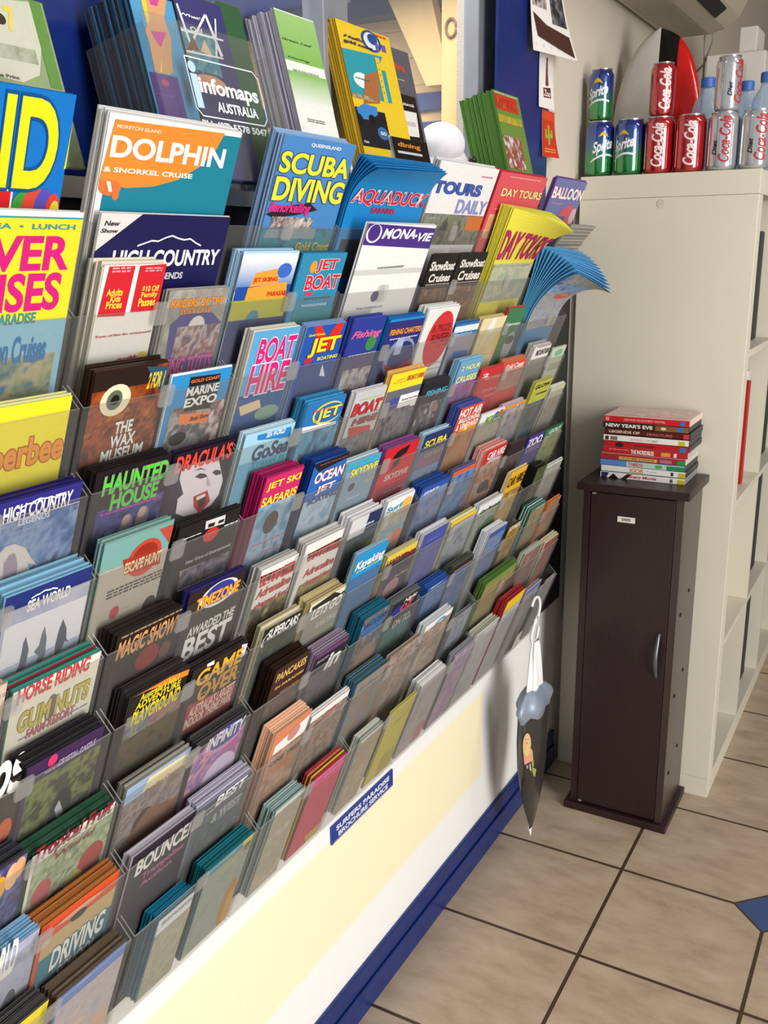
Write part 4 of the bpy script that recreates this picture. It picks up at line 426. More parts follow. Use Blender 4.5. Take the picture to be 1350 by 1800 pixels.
pt=thing('timber_post','upright beige timber post with iron ring outside the window','post',(-.70,.74,0))
bx('shaft',(0,0,0),(.07,.07,2.6),PB,pt)
q=MB(); q.tube([(.035+.018*math.cos(t*math.pi/8),-.006,2.0+.026*math.sin(t*math.pi/8)) for t in range(17)],.004); q.build('iron_ring',mat('rust_iron','8a6a48',.6,.3),pt,smooth=True)
# ------------------------------------------------------------------ the brochure rack
L,Y0,WC,Z0,PZ=.090,-.2766,.2225,.6285,.0812
TH=math.atan(.06/.1565); ct,st=math.cos(TH),math.sin(TH)
RK=thing('brochure_rack','long wall rack of clear acrylic brochure pockets in stepped rows','rack',(0,-1.0,.45))
def world_to_rack(p): return (p[0],p[1]+1.0,p[2]-.45)
bx('backboard_with_shade',(0.0005,-1.2,.02),(.006,.992,.945),mat('dark_board_and_shade','1c1a19',.8,0,.1,20),RK)  # dark board; its length past the pockets stands in for wall shadow
def PM(c,n):
    yl=Y0-WC*(c+1); z0=Z0+PZ*n
    return lambda u,s,d:(L+(st*s+ct*d)*.001,yl+u*.001,z0+(ct*s-st*d)*.001)
def pocket_mesh():
    q=MB(); P=lambda u,s,d:(  (st*s+ct*d)*.001,u*.001,(ct*s-st*d)*.001)
    q.box((2,-166,-.8),(220.5,0,.8),m=0,X=P); q.face([P(2,.05,-.9),P(2,.05,.9),P(220.5,.05,.9),P(220.5,.05,-.9)],m=1)
    for a,b in ((2,3.4),(219.1,220.5)):
        V=[(u,s,d) for u in(a,b) for s,d in((-166,-.8),(0,-.8),(12,-24),(12,-25.3),(-166,-25.3))]
        q.mesh([P(*p) for p in V],[(0,1,2,3,4),(9,8,7,6,5),(0,5,6,1),(2,7,8,3),(3,8,9,4),(4,9,5,0)],m=0)
        q.mesh([P(*p) for p in V],[(1,6,7,2)],m=1)
    q.box((2,-166,-25.3),(220.5,-164.8,-.8),m=0,X=P)
    return q
def clip_mesh():
    q=MB(); P=lambda u,s,d:((st*s+ct*d)*.001,u*.001,(ct*s-st*d)*.001); pts=[]
    for cx,cy,a0 in ((118,5,0),(105,5,90),(105,-11,180),(118,-11,270)):
        for k in range(5): a=math.radians(a0+k*22.5); pts.append((cx+4*math.cos(a),cy+4*math.sin(a)))
    n=len(pts); V=[P(u,s,1.0) for u,s in pts]+[P(u,s,3.0) for u,s in pts]
    q.mesh(V,[tuple(range(n))[::-1],tuple(range(n,2*n))]+[(k,(k+1)%n,n+(k+1)%n,n+k) for k in range(n)]); return q
p0=pocket_mesh().build('pocket',[ACR,ACE]); c0=clip_mesh().build('clip',CLP)
for c in range(7):
    for n in range(10):
        if c==0 and n==0: p,k=p0,c0
        else: p=p0.copy(); k=c0.copy(); COL.objects.link(p); COL.objects.link(k)
        p.parent=RK; k.parent=p; p.location=world_to_rack((L,Y0-WC*(c+1),Z0+PZ*n))
# ------------------------------------------------------------------ brochures
CURL={1:(30,62,78,60,35,25),2:(20,105,22,85,18,45),3:(15,95,45,48,42,45),4:(5,132,75,118,12,40)}
def sheet(mb,M,w,H,thk,colf,cole,grid=(1,1),m=0):
    nu,nv=grid; V=[]
    for lay in (0,1):
        for j in range(nv+1):
            for i in range(nu+1): V.append(M(w*i/nu,H*j/nv,-thk*lay))
    n=(nu+1)*(nv+1); ix=lambda i,j,l:l*n+j*(nu+1)+i
    for j in range(nv):
        for i in range(nu):
            pass
    F=[(ix(i,j+1,0),ix(i+1,j+1,0),ix(i+1,j,0),ix(i,j,0)) for j in range(nv) for i in range(nu)]
    mb.mesh(V,F,colf,m)
    G=[(ix(i,j,1),ix(i+1,j,1),ix(i+1,j+1,1),ix(i,j+1,1)) for j in range(nv) for i in range(nu)]
    G+=[(ix(i,0,0),ix(i+1,0,0),ix(i+1,0,1),ix(i,0,1)) for i in range(nu)]+[(ix(i,nv,1),ix(i+1,nv,1),ix(i+1,nv,0),ix(i,nv,0)) for i in range(nu)]
    G+=[(ix(0,j,0),ix(0,j,1),ix(0,j+1,1),ix(0,j+1,0)) for j in range(nv)]+[(ix(nu,j+1,0),ix(nu,j+1,1),ix(nu,j,1),ix(nu,j,0)) for j in range(nv)]
    i0=len(mb.v)-len(V)
    for f in G: mb.f.append(tuple(i0+k for k in f)); mb.c.append(cole); mb.m.append(m)
def curl_map(P,u0,w,pt,off,spec,frac,W):
    # above s0 the sheet bends outward; frac 0 = front sheet, 1 = rear sheet
    s0,free,lf,rf,lb,rb=spec; b0=math.degrees(TH)
    def M(u,v,d):
        s=s0+free-v if True else 0
        if s<=s0: return P(u0+u,s,off+d)
        t=u/w; end=(lf+(rf-lf)*t)*(1-frac)+(lb+(rb-lb)*t)*frac; dl=math.radians(end-b0); k=dl/free; q=s-s0; a=k*q
        if abs(a)<1e-4: return P(u0+u,s,off+d)
        ps=math.sin(a)/k; pd=(1-math.cos(a))/k
        return P(u0+u,s0+ps-math.sin(a)*d,off+pd+math.cos(a)*d)
    return M
copies=[]
def front_and_copies(P,u0,u1,pt,off,th,m,base,edge,label,E,oo,seed,H,weight,short):
    rng=random.Random(seed); w=u1-u0; q=MB(); cb=lin(base); ce=lin(edge); thk=.5
    curl=oo.get('curl')
    if curl:
        sp=CURL[curl]; Ht=sp[1]+sp[0]+150; M=curl_map(P,u0,w,pt,off,sp,0,w)
        dv=(sp[0]+sp[1])-pt   # flat pt measured from the lip -> shift so printed marks sit at the same height
        sheet(q,M,w,Ht,thk,cb,ce,(8,48)); E2=[]
        for e in E:
            if e[0]=='q': E2.append(('q',[(u,v+dv) for u,v in e[1]],e[2]))
            elif e[0]=='t': E2.append(e[:3]+(e[3]+dv,e[4],e[5]+dv)+tuple(e[6:]))
            else: E2.append((e[0],e[1],e[2]+dv,e[3],e[4]+dv)+tuple(e[5:]))
        if curl==4: E2.insert(0,('n',0,2,w,sp[1],['5a80b0','a8a498','8aa0b8','c0b8a0','7090b8'],))
        if curl==3: E2.insert(0,('w',6,6,w-6,60,'7a7670',7))
        draw(q,E2,w,Ht,lambda u,v,d:M(u,v,d+.9),rng)
    else:
        M=lambda u,v,d:P(u0+u,pt-v,off+d)
        bow=rng.uniform(-.6,.6)
        sheet(q,M,w,H,thk,cb,ce); draw(q,E,w,H,M,rng)
    f=q.build('brochure',PRINT); tag(f,label,'brochure','brochures on the rack and sill')
    m=int(round(m*1.6)); dt=th/max(m,1); e2=lin(oo['edges2']) if 'edges2' in oo else None
    for i in range(m):
        du,dp=rng.uniform(-1.6,1.2),rng.uniform(-2.5,2.5); oi=off-(i+1)*dt-.3; k=MB(); tk=max(.3,dt*.7)
        br_=rng.uniform(.72,1.15); ec=tuple(min(.9,x*br_) for x in (e2 if (e2 and i%3==2) else ce))
        if curl:
            sp=CURL[curl]; Mi=curl_map(P,u0+du,w,pt,oi+tk,sp,(i+1)/m,w); sheet(k,Mi,w,sp[1]+sp[0]+150,tk,tuple(a*.5+b*.5 for a,b in zip(cb,ec)),ec,(8,20))
            if curl==2: draw(k,[('r',8,8,w-10,34,'b82468')],w,200,Mi,rng)
        else:
            Mi=lambda u,v,d:P(u0+du+u,pt+dp-v,oi+tk+d); sheet(k,Mi,w,H+dp,tk,ec,ec)
        copies.append((weight-i*.02,k,short,label))
SEEN=set()
for idx,(c,n,u0,u1,pt,off,th,m,base,edge,label,E,oo) in enumerate(RACK):
    P0=PM(c,n); th=min(th,21); off=min(off,19); dz=-(3+off)
    front_and_copies(P0,u0,u1,pt,dz,th,m,base,edge,label,E,oo,idx,pt+163,c+(2 if oo.get('curl') else 0),None)
A14=math.radians(14); ca,sa=math.cos(A14),math.sin(A14)
for idx,(y0,y1,pt,xb,th,m,base,edge,label,E,oo) in enumerate(SILL):
    P0=lambda u,s,d,y0=y0,xb=xb:(xb+(-sa*s+ca*d)*.001,(y0+u)*.001,1.408+(ca*s+sa*d)*.001)
    front_and_copies(P0,0,y1-y0,pt,-.3,th,m,base,edge,label,E,oo,900+idx,pt,6.5,None)
copies.sort(key=lambda t:-t[0])
KEEP=300-len(RACK)-len(SILL)
rest=MB()
for i,(wt,k,sh,label) in enumerate(copies):
    if i<KEEP:
        o=k.build('brochure',PRINT); tag(o,'copy stacked behind the front '+label.split(',')[0].replace(' with ',' showing ',1),'brochure','copies behind the '+label.split(',')[0])
        lb=o['label'].split()
        if len(lb)>16: o['label']=' '.join(lb[:16])
    else:
        i0=len(rest.v); rest.v+=k.v; rest.f+=[tuple(i0+j for j in f) for f in k.f]; rest.c+=k.c; rest.m+=k.m
tag(rest.build('brochure_copies',PRINT),'remaining copies packed behind the front brochures in the rack pockets','brochures',kind='stuff')
# ------------------------------------------------------------------ sill holder, toy
HL=thing('brochure_holder','clear acrylic holder printed with white infomaps panel on the sill','holder',(.075,-1.33,1.408))
q=MB(); XH=lambda u,s,d:((-sa*s+ca*d)*.001,u*.001,(ca*s+sa*d)*.001)
q.box((-108,0,-1),(104,160,1),X=XH); q.box((-108,0,-82),(-106,150,-1),X=XH); q.box((102,0,-82),(104,150,-1),X=XH); q.build('body',ACR,HL)
q=MB()
draw(q,[('t','infomaps',62,84,164,106,'e8eef0'),('t','AUSTRALIA',84,108,156,119,'e8eef0'),('t','PH: (07) 5578 5047',52,130,166,140,'dfe4e6'),('t','i',50,70,62,118,'bcdcf0')],200,200,lambda u,v,d:XH(u-106,190-v,d+.8),random.Random(1))
R0=[(48,66),(164,66),(172,74),(172,118),(164,126),(56,126),(48,118)]
for a,b in zip(R0,R0[1:]+R0[:1]):
    dx,dy=b[0]-a[0],b[1]-a[1]; l=math.hypot(dx,dy); nx,ny=-dy/l*.7,dx/l*.7
    q.face([XH(x-106,190-y,1.4) for x,y in ((a[0]+nx,a[1]+ny),(b[0]+nx,b[1]+ny),(b[0]-nx,b[1]-ny),(a[0]-nx,a[1]-ny))],lin('e8eef0'))
q.build('logo_print',PRINT,HL)
TY=thing('plush_toy','white rounded plush toy with grey side on the window sill','toy',(-.035,-.615,1.408))
def blob(name,c,r,m,par,sq=1):
    q=MB(); prof=[(max(1e-4,r[0]*math.cos(a)),r[2]*math.sin(a)) for a in [math.pi*(k/16-.5) for k in range(17)]]
    q.lathe(prof,24); q.v=[(c[0]+x,c[1]+y*r[1]/r[0],c[2]+z) for x,y,z in q.v]; return q.build(name,m,par,smooth=True)
PL=mat('white_plush','e6e8ee',.95,0,.05,60,.4)
blob('body',(0,0,.055),(.044,.070,.056),PL,TY); blob('head',(.010,-.022,.100),(.038,.052,.036),PL,TY); blob('flank',(0,.045,.045),(.034,.034,.044),mat('grey_plush','9a9a9e',.95,0,.05,60,.4),TY); blob('nose',(.036,.052,.078),(.007,.007,.007),mat('black_plastic','1a1818',.4),TY)
# ------------------------------------------------------------------ wall sign and posters
SG=thing('wall_sign','blue sign with white lettering below the rack on white wall','sign',(.0005,-.989,.413))
bx('plate',(0,-.103,-.0165),(.003,.103,.0165),mat('sign_blue','1c3a8c',.4),SG)
q=MB(); draw(q,[('t','SURFERS PARADISE',14,5,192,14.5,'e6eaf4'),('t','BROCHURE SERVICE',20,18,186,27,'e6eaf4'),('r',4,30,202,30.6,'e6eaf4')],206,33,lambda u,v,d:(.003+d*.001,-.103+u*.001,.0165-v*.001),random.Random(2)); q.build('lettering',PRINT,SG)
def poster(label,pts,els,bend,cat='poster',x=.008,name='poster'):
    # pts: y0,y1,z0,z1
    y0,y1,z0,z1=pts; w=(y1-y0)*1000; H=(z1-z0)*1000; q=MB()
    M=lambda u,v,d:(x+d*.001+bend*(max(0,v/H))**2*(.3+.7*u/w),y0+u*.001,z1-v*.001)
    sheet(q,M,w,H,.4,lin('e8e6e2'),lin('d8d6d2'),(6,10)); draw(q,els,w,H,M,random.Random(len(label)))
    return tag(q.build(name,PRINT),label,cat,'notices on the navy wall panel')
poster('curling photo poster with white border at the upper wall',(-.335,-.175,1.70,1.95),[('n',8,4,152,110,['3a2a24','6a4a3a','2a2224','8a7a70']),('n',8,118,70,168,['2a2426','8a8078','c8c0b8','3a3434']),('n',88,118,152,190,['1c1a1c','4a4a50','8a8a90']),('q',[(8,180),(60,196),(152,206),(152,246),(20,222)],'4a2e24')],.05)
poster('white notice with brown standing figure, above the red notice',(-.262,-.182,1.608,1.716),[('r',2,2,78,106,'efe9e4'),('q',[(38,18),(46,16),(48,40),(52,62),(46,64),(40,66),(34,62),(36,40)],'6a4436'),('e',38,10,48,20,'6a4436'),('q',[(22,70),(62,66),(64,86),(24,88)],'5a3428'),('t','Zoo',26,72,60,85,'e8d8cc')],.006)
poster('red notice with a green cactus, curling at its foot',(-.238,-.165,1.515,1.606),[('r',0,0,73,91,'c8381c'),('r',3,3,70,18,'d84a24'),('q',[(30,28),(40,28),(40,66),(30,66)],'9ab03a'),('q',[(16,36),(24,36),(24,46),(30,46),(30,54),(16,54)],'9ab03a'),('q',[(40,44),(48,44),(48,36),(56,36),(56,52),(40,52)],'9ab03a'),('w',10,74,62,84,'e8b040',2)],.014)
# ------------------------------------------------------------------ bookcase
BX,BH,BD,BL=.0164,1.487,.39,1.49
CRM=mat('cream_laminate','d9d3c2',.55,0,.02,5)
BC=thing('bookcase','tall cream laminate bookcase with open square bays, end panel facing the room','bookcase',(BX,0,0))
bx('top_panel',(0,0,BH-.05),(BD,BL,BH),CRM,BC,bevel=.0012); bx('bottom_panel',(0,0,0),(BD,BL,.05),CRM,BC,bevel=.0012)
for y in (0,BL-.05): bx('side_panel',(0,y,.0505),(BD,y+.05,BH-.0505),CRM,BC,bevel=.0012)
bay=(BL-.1-3*.016)/4
for i in range(1,4):
    z=.05+(bay+.016)*i-.016; bx('shelf',(0,.0505,z),(BD-.002,BL-.0505,z+.016),CRM,BC)
    y=.05+(bay+.016)*i-.016
    for j in range(4):
        z0=.0505+(bay+.016)*j; bx('divider',(0,y,z0),(BD-.002,y+.016,z0+bay-.001),CRM,BC)
q=MB(); q.lathe([(1e-4,0),(.009,0),(.0095,.0006),(.009,.0012),(1e-4,.0012)],20); cp=q.build('cap',mat('cap_plastic','cfc8b6',.4),BC,smooth=False); cp.rotation_euler=(math.pi/2,0,0); cp.location=(.186,0,BH-.064)
def zb(j): return .0505+(bay+.016)*j
BK=mat('black_plastic_box','141416',.5,0,.1,20); 
def item(name,label,cat,a,b,m,bev=.004):
    o=bx(name,tuple((p-q)/1 for p,q in zip(a,(0,0,0))),b,m,bevel=bev); return tag(o,label,cat)
X1=BX+BD
item('storage_box','black storage box in the top bay nearest the front','box',(X1-.30,.13,zb(3)),(X1-.035,.36,zb(3)+.26),BK)
item('folder','dark red folder lying on the black box in the top bay','folder',(X1-.28,.14,zb(3)+.2605),(X1-.05,.34,zb(3)+.29),mat('dark_red','a02020',.5))
item('handbag','purple bag beside the black box in the top bay','bag',(X1-.20,.36+.005,zb(3)),(X1-.04,.383,zb(3)+.18),mat('purple_cloth','4a2c7a',.7),.008)
q=MB(); q.lathe([(1e-4,0),(.05,0),(.052,.1),(.05,.3),(1e-4,.3)],24); RB=tag(q.build('wrapped_roll',glassy('cellophane',(.95,.93,.97),(.82,.78,.86),.75,.2,.12),smooth=True),'crinkled pale cellophane roll standing in the second bay','roll'); RB.location=(X1-.07,.13,zb(2))
item('magazine_file','white file with red stripe edge in the second bay','file',(X1-.27,.26,zb(2)),(X1-.03,.30,zb(2)+.28),mat('file_white','e0ded8',.5),.002)
item('red_binder','thin red binder upright beside the white file','binder',(X1-.26,.24,zb(2)),(X1-.02,.252,zb(2)+.26),mat('binder_red','b01c1c',.45),.002)
item('document_box','white document box in the third bay','box',(X1-.30,.06,zb(1)),(X1-.17,.38,zb(1)+.29),mat('box_white','d8d4c8',.6))
item('wire_basket','black basket in the lowest bay','basket',(X1-.26,.12,zb(0)),(X1-.06,.37,zb(0)+.20),BK)
item('crisp_packet','crumpled red packet on the black basket','packet',(X1-.2,.17,zb(0)+.2005),(X1-.07,.33,zb(0)+.25),mat('foil_red','a81c18',.3,.3),.015)
for j,zz in enumerate((3,2,1,0)):
    item('storage_box',('black box in the top bay behind the first divider','black box in the second bay behind the first divider','black box in the third bay behind the first divider','black box in the lowest bay behind the first divider')[j],'box',(X1-.28,.05+(bay+.016)+.05,zb(zz)),(X1-.03,.05+2*(bay+.016)-.06,zb(zz)+.29),BK)
# ------------------------------------------------------------------ soft drink cans
def can(x,y,z,kind,big,label,spin=0,lean=0):
    R,H=(.033,.1185) if big else (.0266,.109)
    t=thing('drink_can',label,'can',(x,y,z),'drink cans on the bookcase')
    nk=R*.8; prof=[(R*.72,0),(R*.82,.001),(R*.97,.006),(R,.012),(R,H*.3),(R,H*.62),(R,H-.016),(R*.97,H-.011),(nk,H-.003)]
    if kind=='lemon': cs=['0c6a30','0c7a34','127f3a','168a40','1c9048','1a5a9a','123a9a','10308c','10308c']
    elif kind=='cola': cs=['c01420']*9
    else: cs=['c4c8cc']*9
    q=MB(); q.lathe(prof,40,cols=[lin(c) for c in cs]); q.build('body',CANP,t,smooth=True)
    q=MB(); q.lathe([(nk,H-.003),(nk+.0012,H-.002),(nk+.0012,H),(nk-.001,H),(nk-.002,H-.004),(1e-4,H-.004)],40); q.build('lid',mat('bare_aluminium','c8ccd0',.25,.9),t,smooth=False)
    q=MB(); q.lathe([(R*.72,0),(R*.70,.0005),(R*.6,.004),(1e-4,.006)],40); q.build('base_rim',_m['bare_aluminium'],t)
    q=MB()
    a0=math.atan2(CAM_POS.y-y,CAM_POS.x-x)+spin
    def put(s,h0,h1,r0,r1,col,sh=.2,rot=True,rise=0):
        V,F=text(s,.032,sh); import bmesh
        bm=bmesh.new(); vs=[bm.verts.new((a,b,0)) for a,b in V]
        for f in F:
            try: bm.faces.new([vs[i] for i in f])
            except ValueError: pass
        bmesh.ops.triangulate(bm,faces=bm.faces[:])
        for _ in range(3):
            ed=[e for e in bm.edges if ((e.verts[0].co.y-e.verts[1].co.y)**2*(r1-r0)**2+(0 if rot else (e.verts[0].co.x-e.verts[1].co.x)**2*(h1-h0)**2))>.0035**2]
            if not ed: break
            bmesh.ops.subdivide_edges(bm,edges=ed,cuts=1); bmesh.ops.triangulate(bm,faces=[f for f in bm.faces if len(f.verts)>3])
        bm.verts.index_update(); P=[]
        for v in bm.verts:
            if rot: zz=h0+(h1-h0)*v.co.x; arc=-(r0+(r1-r0)*v.co.y)
            else: arc=h0+(h1-h0)*v.co.x; zz=r0+(r1-r0)*v.co.y+rise*arc
            a=a0+arc/R; P.append(((R+.0003)*math.cos(a),(R+.0003)*math.sin(a),zz))
        q.mesh(P,[tuple(v.index for v in f.verts) for f in bm.faces],lin(col)); bm.free()
    def patch(pts,col,k=.0002):
        # pts (arc,z) polygon strip left edge list / right edge list
        for (a,z0,z1),(b,z2,z3) in zip(pts,pts[1:]):
            A,B=a0+a/R,a0+b/R; q.face([((R+k)*math.cos(A),(R+k)*math.sin(A),z0),((R+k)*math.cos(B),(R+k)*math.sin(B),z2),((R+k)*math.cos(B),(R+k)*math.sin(B),z3),((R+k)*math.cos(A),(R+k)*math.sin(A),z1)],lin(col))
    if kind=='lemon':
        N=12; patch([(-.012+.024*i/N,H*.70+.004*math.sin(i/N*3.1),H*.70+.012*math.sin(i/N*3.14)) for i in range(N+1)],'d8b020')
        put('Sprite',-.024,.024,H*.40,H*.66,'e8ecf0',.2,False,.25); patch([(-.028+.056*i/N,H*.26+.004+.2*(.056*i/N-.028)+.008*math.sin(i/N*3.1),H*.28+.006+.2*(.056*i/N-.028)+.008*math.sin(i/N*3.1)) for i in range(N+1)],'dfe6ea')
    elif kind=='cola':
        put('Coca-Cola',H*.12,H*.88,-.016,.010,'ecdcdc',.35)
        N=14; patch([(.010+.008*math.sin(i/N*3.1),H*.10+H*.5*i/N,H*.10+H*.5*(i+1.2)/N) for i in range(N+1)],'e8e0e0')
    else:
        put('Coca-Cola',H*.14,H*.92,-.016,.008,'b03038',.35); put('Diet',H*.26,H*.52,.011,.021,'20202a',.3)
    q.build('printed_lettering',CANP if False else PRINT,t)
    return t
ZT=BH
can(.046,.036,ZT,'lemon',True,'green and blue lemonade can, lower one at the left end',.25); can(.1155,.036,ZT,'lemon',True,'green and blue lemonade can standing alone, second from left in the row',-.45)
can(.181,.036,ZT,'cola',True,'red cola can carrying another red can on top',-.25); can(.2485,.036,ZT,'cola',True,'red cola can with nothing on top, beside the silver cans',-.15)
can(.3175,.036,ZT,'diet',True,'silver diet cola can carrying a slim silver can',-.05); can(.3845,.036,ZT,'diet',True,'silver diet cola can at the right end of the row',.15)
can(.045,.036,ZT+.1188,'lemon',False,'slim green and blue lemonade can on top of another',-.35); can(.181,.036,ZT+.1188,'cola',False,'slim red cola can on top of a larger red can',.1); can(.3195,.036,ZT+.1188,'diet',False,'slim silver diet cola can on top of a larger silver can',.75)
# ------------------------------------------------------------------ behind the cans
SB=thing('surf_board','small board striped white, black and red behind the cans','board',(0,.25,ZT))
def half(y): return 0
Hh=.345; cx=.110
def outline(z): # half width at height
    t=z/Hh; return .105*math.sqrt(max(0,1-max(0,(t-.25)/.75)**2.4)) if t>.25 else .100+.005*t/.25
def strip(name,x0,x1,m):
    q=MB(); N=26; rows=[]
    for j in range(N+1):
        z=Hh*(1-(1-j/N)**1.6)*.9995; hw=outline(z); a=max(cx-hw,x0); b=min(cx+hw,x1); a,b=min(a,x1),max(b,x0)
        if b<a: a=b=(x0 if cx<x0 else x1)
        row=[]
        for k in range(9):
            x=a+(b-a)*k/8; e=max(0,1-((x-cx)/max(hw,.002))**2); row.append((x,-.020*math.sqrt(min(1,e)),z))
        rows.append(row)
    F=[];V=[p for r in rows for p in r]+[(p[0],.004,p[2]) for r in rows for p in r]; n=9*(N+1)
    for j in range(N):
        for k in range(8): i=j*9+k; F.append((i,i+1,i+10,i+9)); F.append((n+i,n+i+9,n+i+10,n+i+1))
    q.mesh(V,F); o=q.build(name,m,SB,smooth=True); return o
strip('white_panel',cx-.2,cx+.002,mat('board_white','c9c6c0',.25)); strip('black_stripe',cx+.002,cx+.045,mat('board_black','0c0a0b',.2)); strip('red_panel',cx+.045,cx+.2,mat('board_red','c01410',.15))
SB.rotation_euler=(-.10,0,0)
def bottle(x,y,label):
    t=thing('water_bottle',label,'bottle',(x,y,ZT),'water bottles behind the cans'); q=MB()
    q.lathe([(1e-4,.001),(.03,.001),(.034,.008),(.034,.10),(.032,.105),(.034,.11),(.034,.135),(.028,.162),(.016,.182),(.0135,.19),(.0135,.197)],28); q.build('body',PET,t,smooth=True)
    q=MB(); q.lathe([(1e-4,.195),(.0155,.195),(.0158,.212),(.0145,.215),(1e-4,.215)],24); q.build('cap',mat('blue_cap','3a6ab8',.4),t)
    q=MB(); q.lathe([(1e-4,.002),(.0325,.002),(.0325,.125),(1e-4,.125)],24); q.build('water',glassy('water',(.8,.88,.95),(.4,.5,.65),.2,.3,.05) if 'water' not in bpy.data.materials else bpy.data.materials['water'],t,smooth=True)
bottle(.243,.20,'blue capped water bottle between red board and slim silver can'); bottle(.312,.30,'blue capped water bottle mostly hidden behind the slim silver can'); bottle(.372,.20,'blue capped water bottle behind the right end silver can')
CB=mat('white_card','d6d0ca',.7,0,.03,10)
tag(bx('carton',(.118,.75,ZT),(.275,.95,ZT+.357),CB,bevel=.003),'white carton behind the bottles on the bookcase','carton')
tag(bx('carton',(.20,.76,ZT+.3572),(.247,.88,ZT+.422),CB,bevel=.003),'smaller white carton on top of the larger carton','carton')
tag(bx('green_packet',(.33,.5,ZT),(.40,.62,ZT+.205),mat('green_card','7aa83a',.6),bevel=.003),'green packet behind the right end bottles','packet')
tag(bx('envelope_box',(.22,.45,ZT),(.268,.52,ZT+.285),mat('grey_card','b8b2ac',.7),bevel=.002),'pale grey upright box beside the red board','box')
# air conditioner on the wall
AC=thing('air_conditioner','beige wall air conditioner with dark outlet slot at top right','air conditioner',(0,0,0))
prof=[(.002,1.905),(.02,1.893),(.13,1.890),(.17,1.900),(.205,1.925),(.225,1.965),(.23,2.03),(.225,2.13),(.19,2.17),(.002,2.17)]
q=MB(); n=len(prof); ya,yb=-.15,.74
def acp(y,s=1): return [(x*s if s<1 else x,y,z) for x,z in prof]
V=[(x,ya,z) for x,z in prof]+[(x,yb-.03,z) for x,z in prof]+[(max(.002,x-.012),yb,z+(.012 if z<2 else -.012)) for x,z in prof]
F=[tuple(range(n))]+[tuple(range(2*n,3*n))[::-1]]+[(k,n+k,n+(k+1)%n,(k+1)%n) for k in range(n)]+[(n+k,2*n+k,2*n+(k+1)%n,n+(k+1)%n) for k in range(n)]
q.mesh(V,F); q.build('housing',mat('ac_plastic','b3a895',.5,0,.03,6),AC)
q=MB(); q.mesh([(.172,ya,1.8995),(.198,ya,1.918),(.198,.56,1.918),(.172,.56,1.8995),(.172,ya,1.906),(.198,ya,1.925),(.198,.56,1.925),(.172,.56,1.906)],[(0,1,2,3),(7,6,5,4),(0,4,5,1),(1,5,6,2),(2,6,7,3),(3,7,4,0)]); q.v=[(x+.0012,y,z-.0012) for x,y,z in q.v]; q.build('outlet_slot',mat('slot_black','15120f',.7),AC)
q=MB(); q.box((.04,ya,1.8885),(.12,.70,1.8895)); q.build('vent_panel',mat('ac_panel','a29884',.55),AC)
q=MB(); q.tube([(.13,.742,1.93),(.13,.76,1.88),(.10,.80,1.83),(.05,.84,1.80),(.003,.86,1.795)],.003); q.tube([(.11,.742,1.93),(.108,.77,1.85),(.106,.78,1.78),(.106,.78,1.489)],.003)
tag(q.build('cable',mat('grey_cable','9a948c',.5),smooth=True),'thin grey cables hanging from the air conditioner','cable')
# ------------------------------------------------------------------ dark cabinet
CX0,CX1,CY0,CY1,CT=.104,.352,-.205,-.003,.826
WEN=mat('dark_brown_woodgrain','2a1719',.38,0,.22,26,0,.5,(14,14,.7)); 
CA=thing('media_cabinet','narrow dark brown cabinet standing against the cream bookcase','cabinet',((CX0+CX1)/2,(CY0+CY1)/2,0))
ox,oy=(CX0+CX1)/2,(CY0+CY1)/2; hx,hy=(CX1-CX0)/2,(CY1-CY0)/2
bx('base_slab',(-hx,-hy,0),(hx,hy,.018),WEN,CA,bevel=.0015); bx('top_slab',(-hx,-hy,CT-.018),(hx,hy,CT),WEN,CA,bevel=.0015)
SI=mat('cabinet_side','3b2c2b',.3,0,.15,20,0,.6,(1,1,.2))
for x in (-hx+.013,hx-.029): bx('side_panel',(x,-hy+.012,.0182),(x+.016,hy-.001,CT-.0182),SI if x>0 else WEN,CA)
bx('back_panel',(-hx+.0295,hy-.012,.0182),(hx-.0295,hy-.002,CT-.0182),WEN,CA)
DR=bx('door',(-hx+.0305,-hy+.011,.022),(hx-.0305,-hy+.027,CT-.022),WEN,CA,bevel=.001)
q=MB(); q.tube([(.077,-hy+.011-.019*math.sin(math.pi*k/14),.385+.11*k/14-.0) for k in range(15)],.0045,10); q.build('handle',mat('grey_metal','7c7f86',.3,.8),DR,smooth=True)
q=MB(); q.box((-.031,-hy+.0102,.742),(.008,-hy+.0108,.755)); q.build('label_card',mat('label_white','e4e2da',.6),DR)
q=MB(); draw(q,[('t',"DVD'S",10,3.5,29,9.5,'2a2a2a')],39,13,lambda u,v,d:(-.031+u*.001,-hy+.0102-d*.001,.755-v*.001),random.Random(1)); q.build('label_lettering',PRINT,DR)
q=MB()
for z in (.56,.53,.42,.39,.26,.235):
    pass
for i,(yy,zz) in enumerate(((.03,.565),(-.045,.53),(.03,.365),(-.045,.33),(.03,.165),(-.045,.13))):
    k=MB(); k.lathe([(1e-4,0),(.0045,0),(.0045,.0012),(1e-4,.0012)],12); h=k.build('screw_cap',mat('screw_dark','0e0a0a',.6),CA); h.rotation_euler=(0,math.pi/2,0); h.location=(hx-.0128,yy,zz)
q=MB(); q.box((-hx+.034,-hy+.0085,.022),(-hx+.042,-hy+.0109,.026)); q.box((-hx+.034,-hy+.0085,CT-.026),(-hx+.042,-hy+.0109,CT-.022)); q.build('hinge_tip',mat('hinge_metal','d0d0d0',.3,.8),DR)
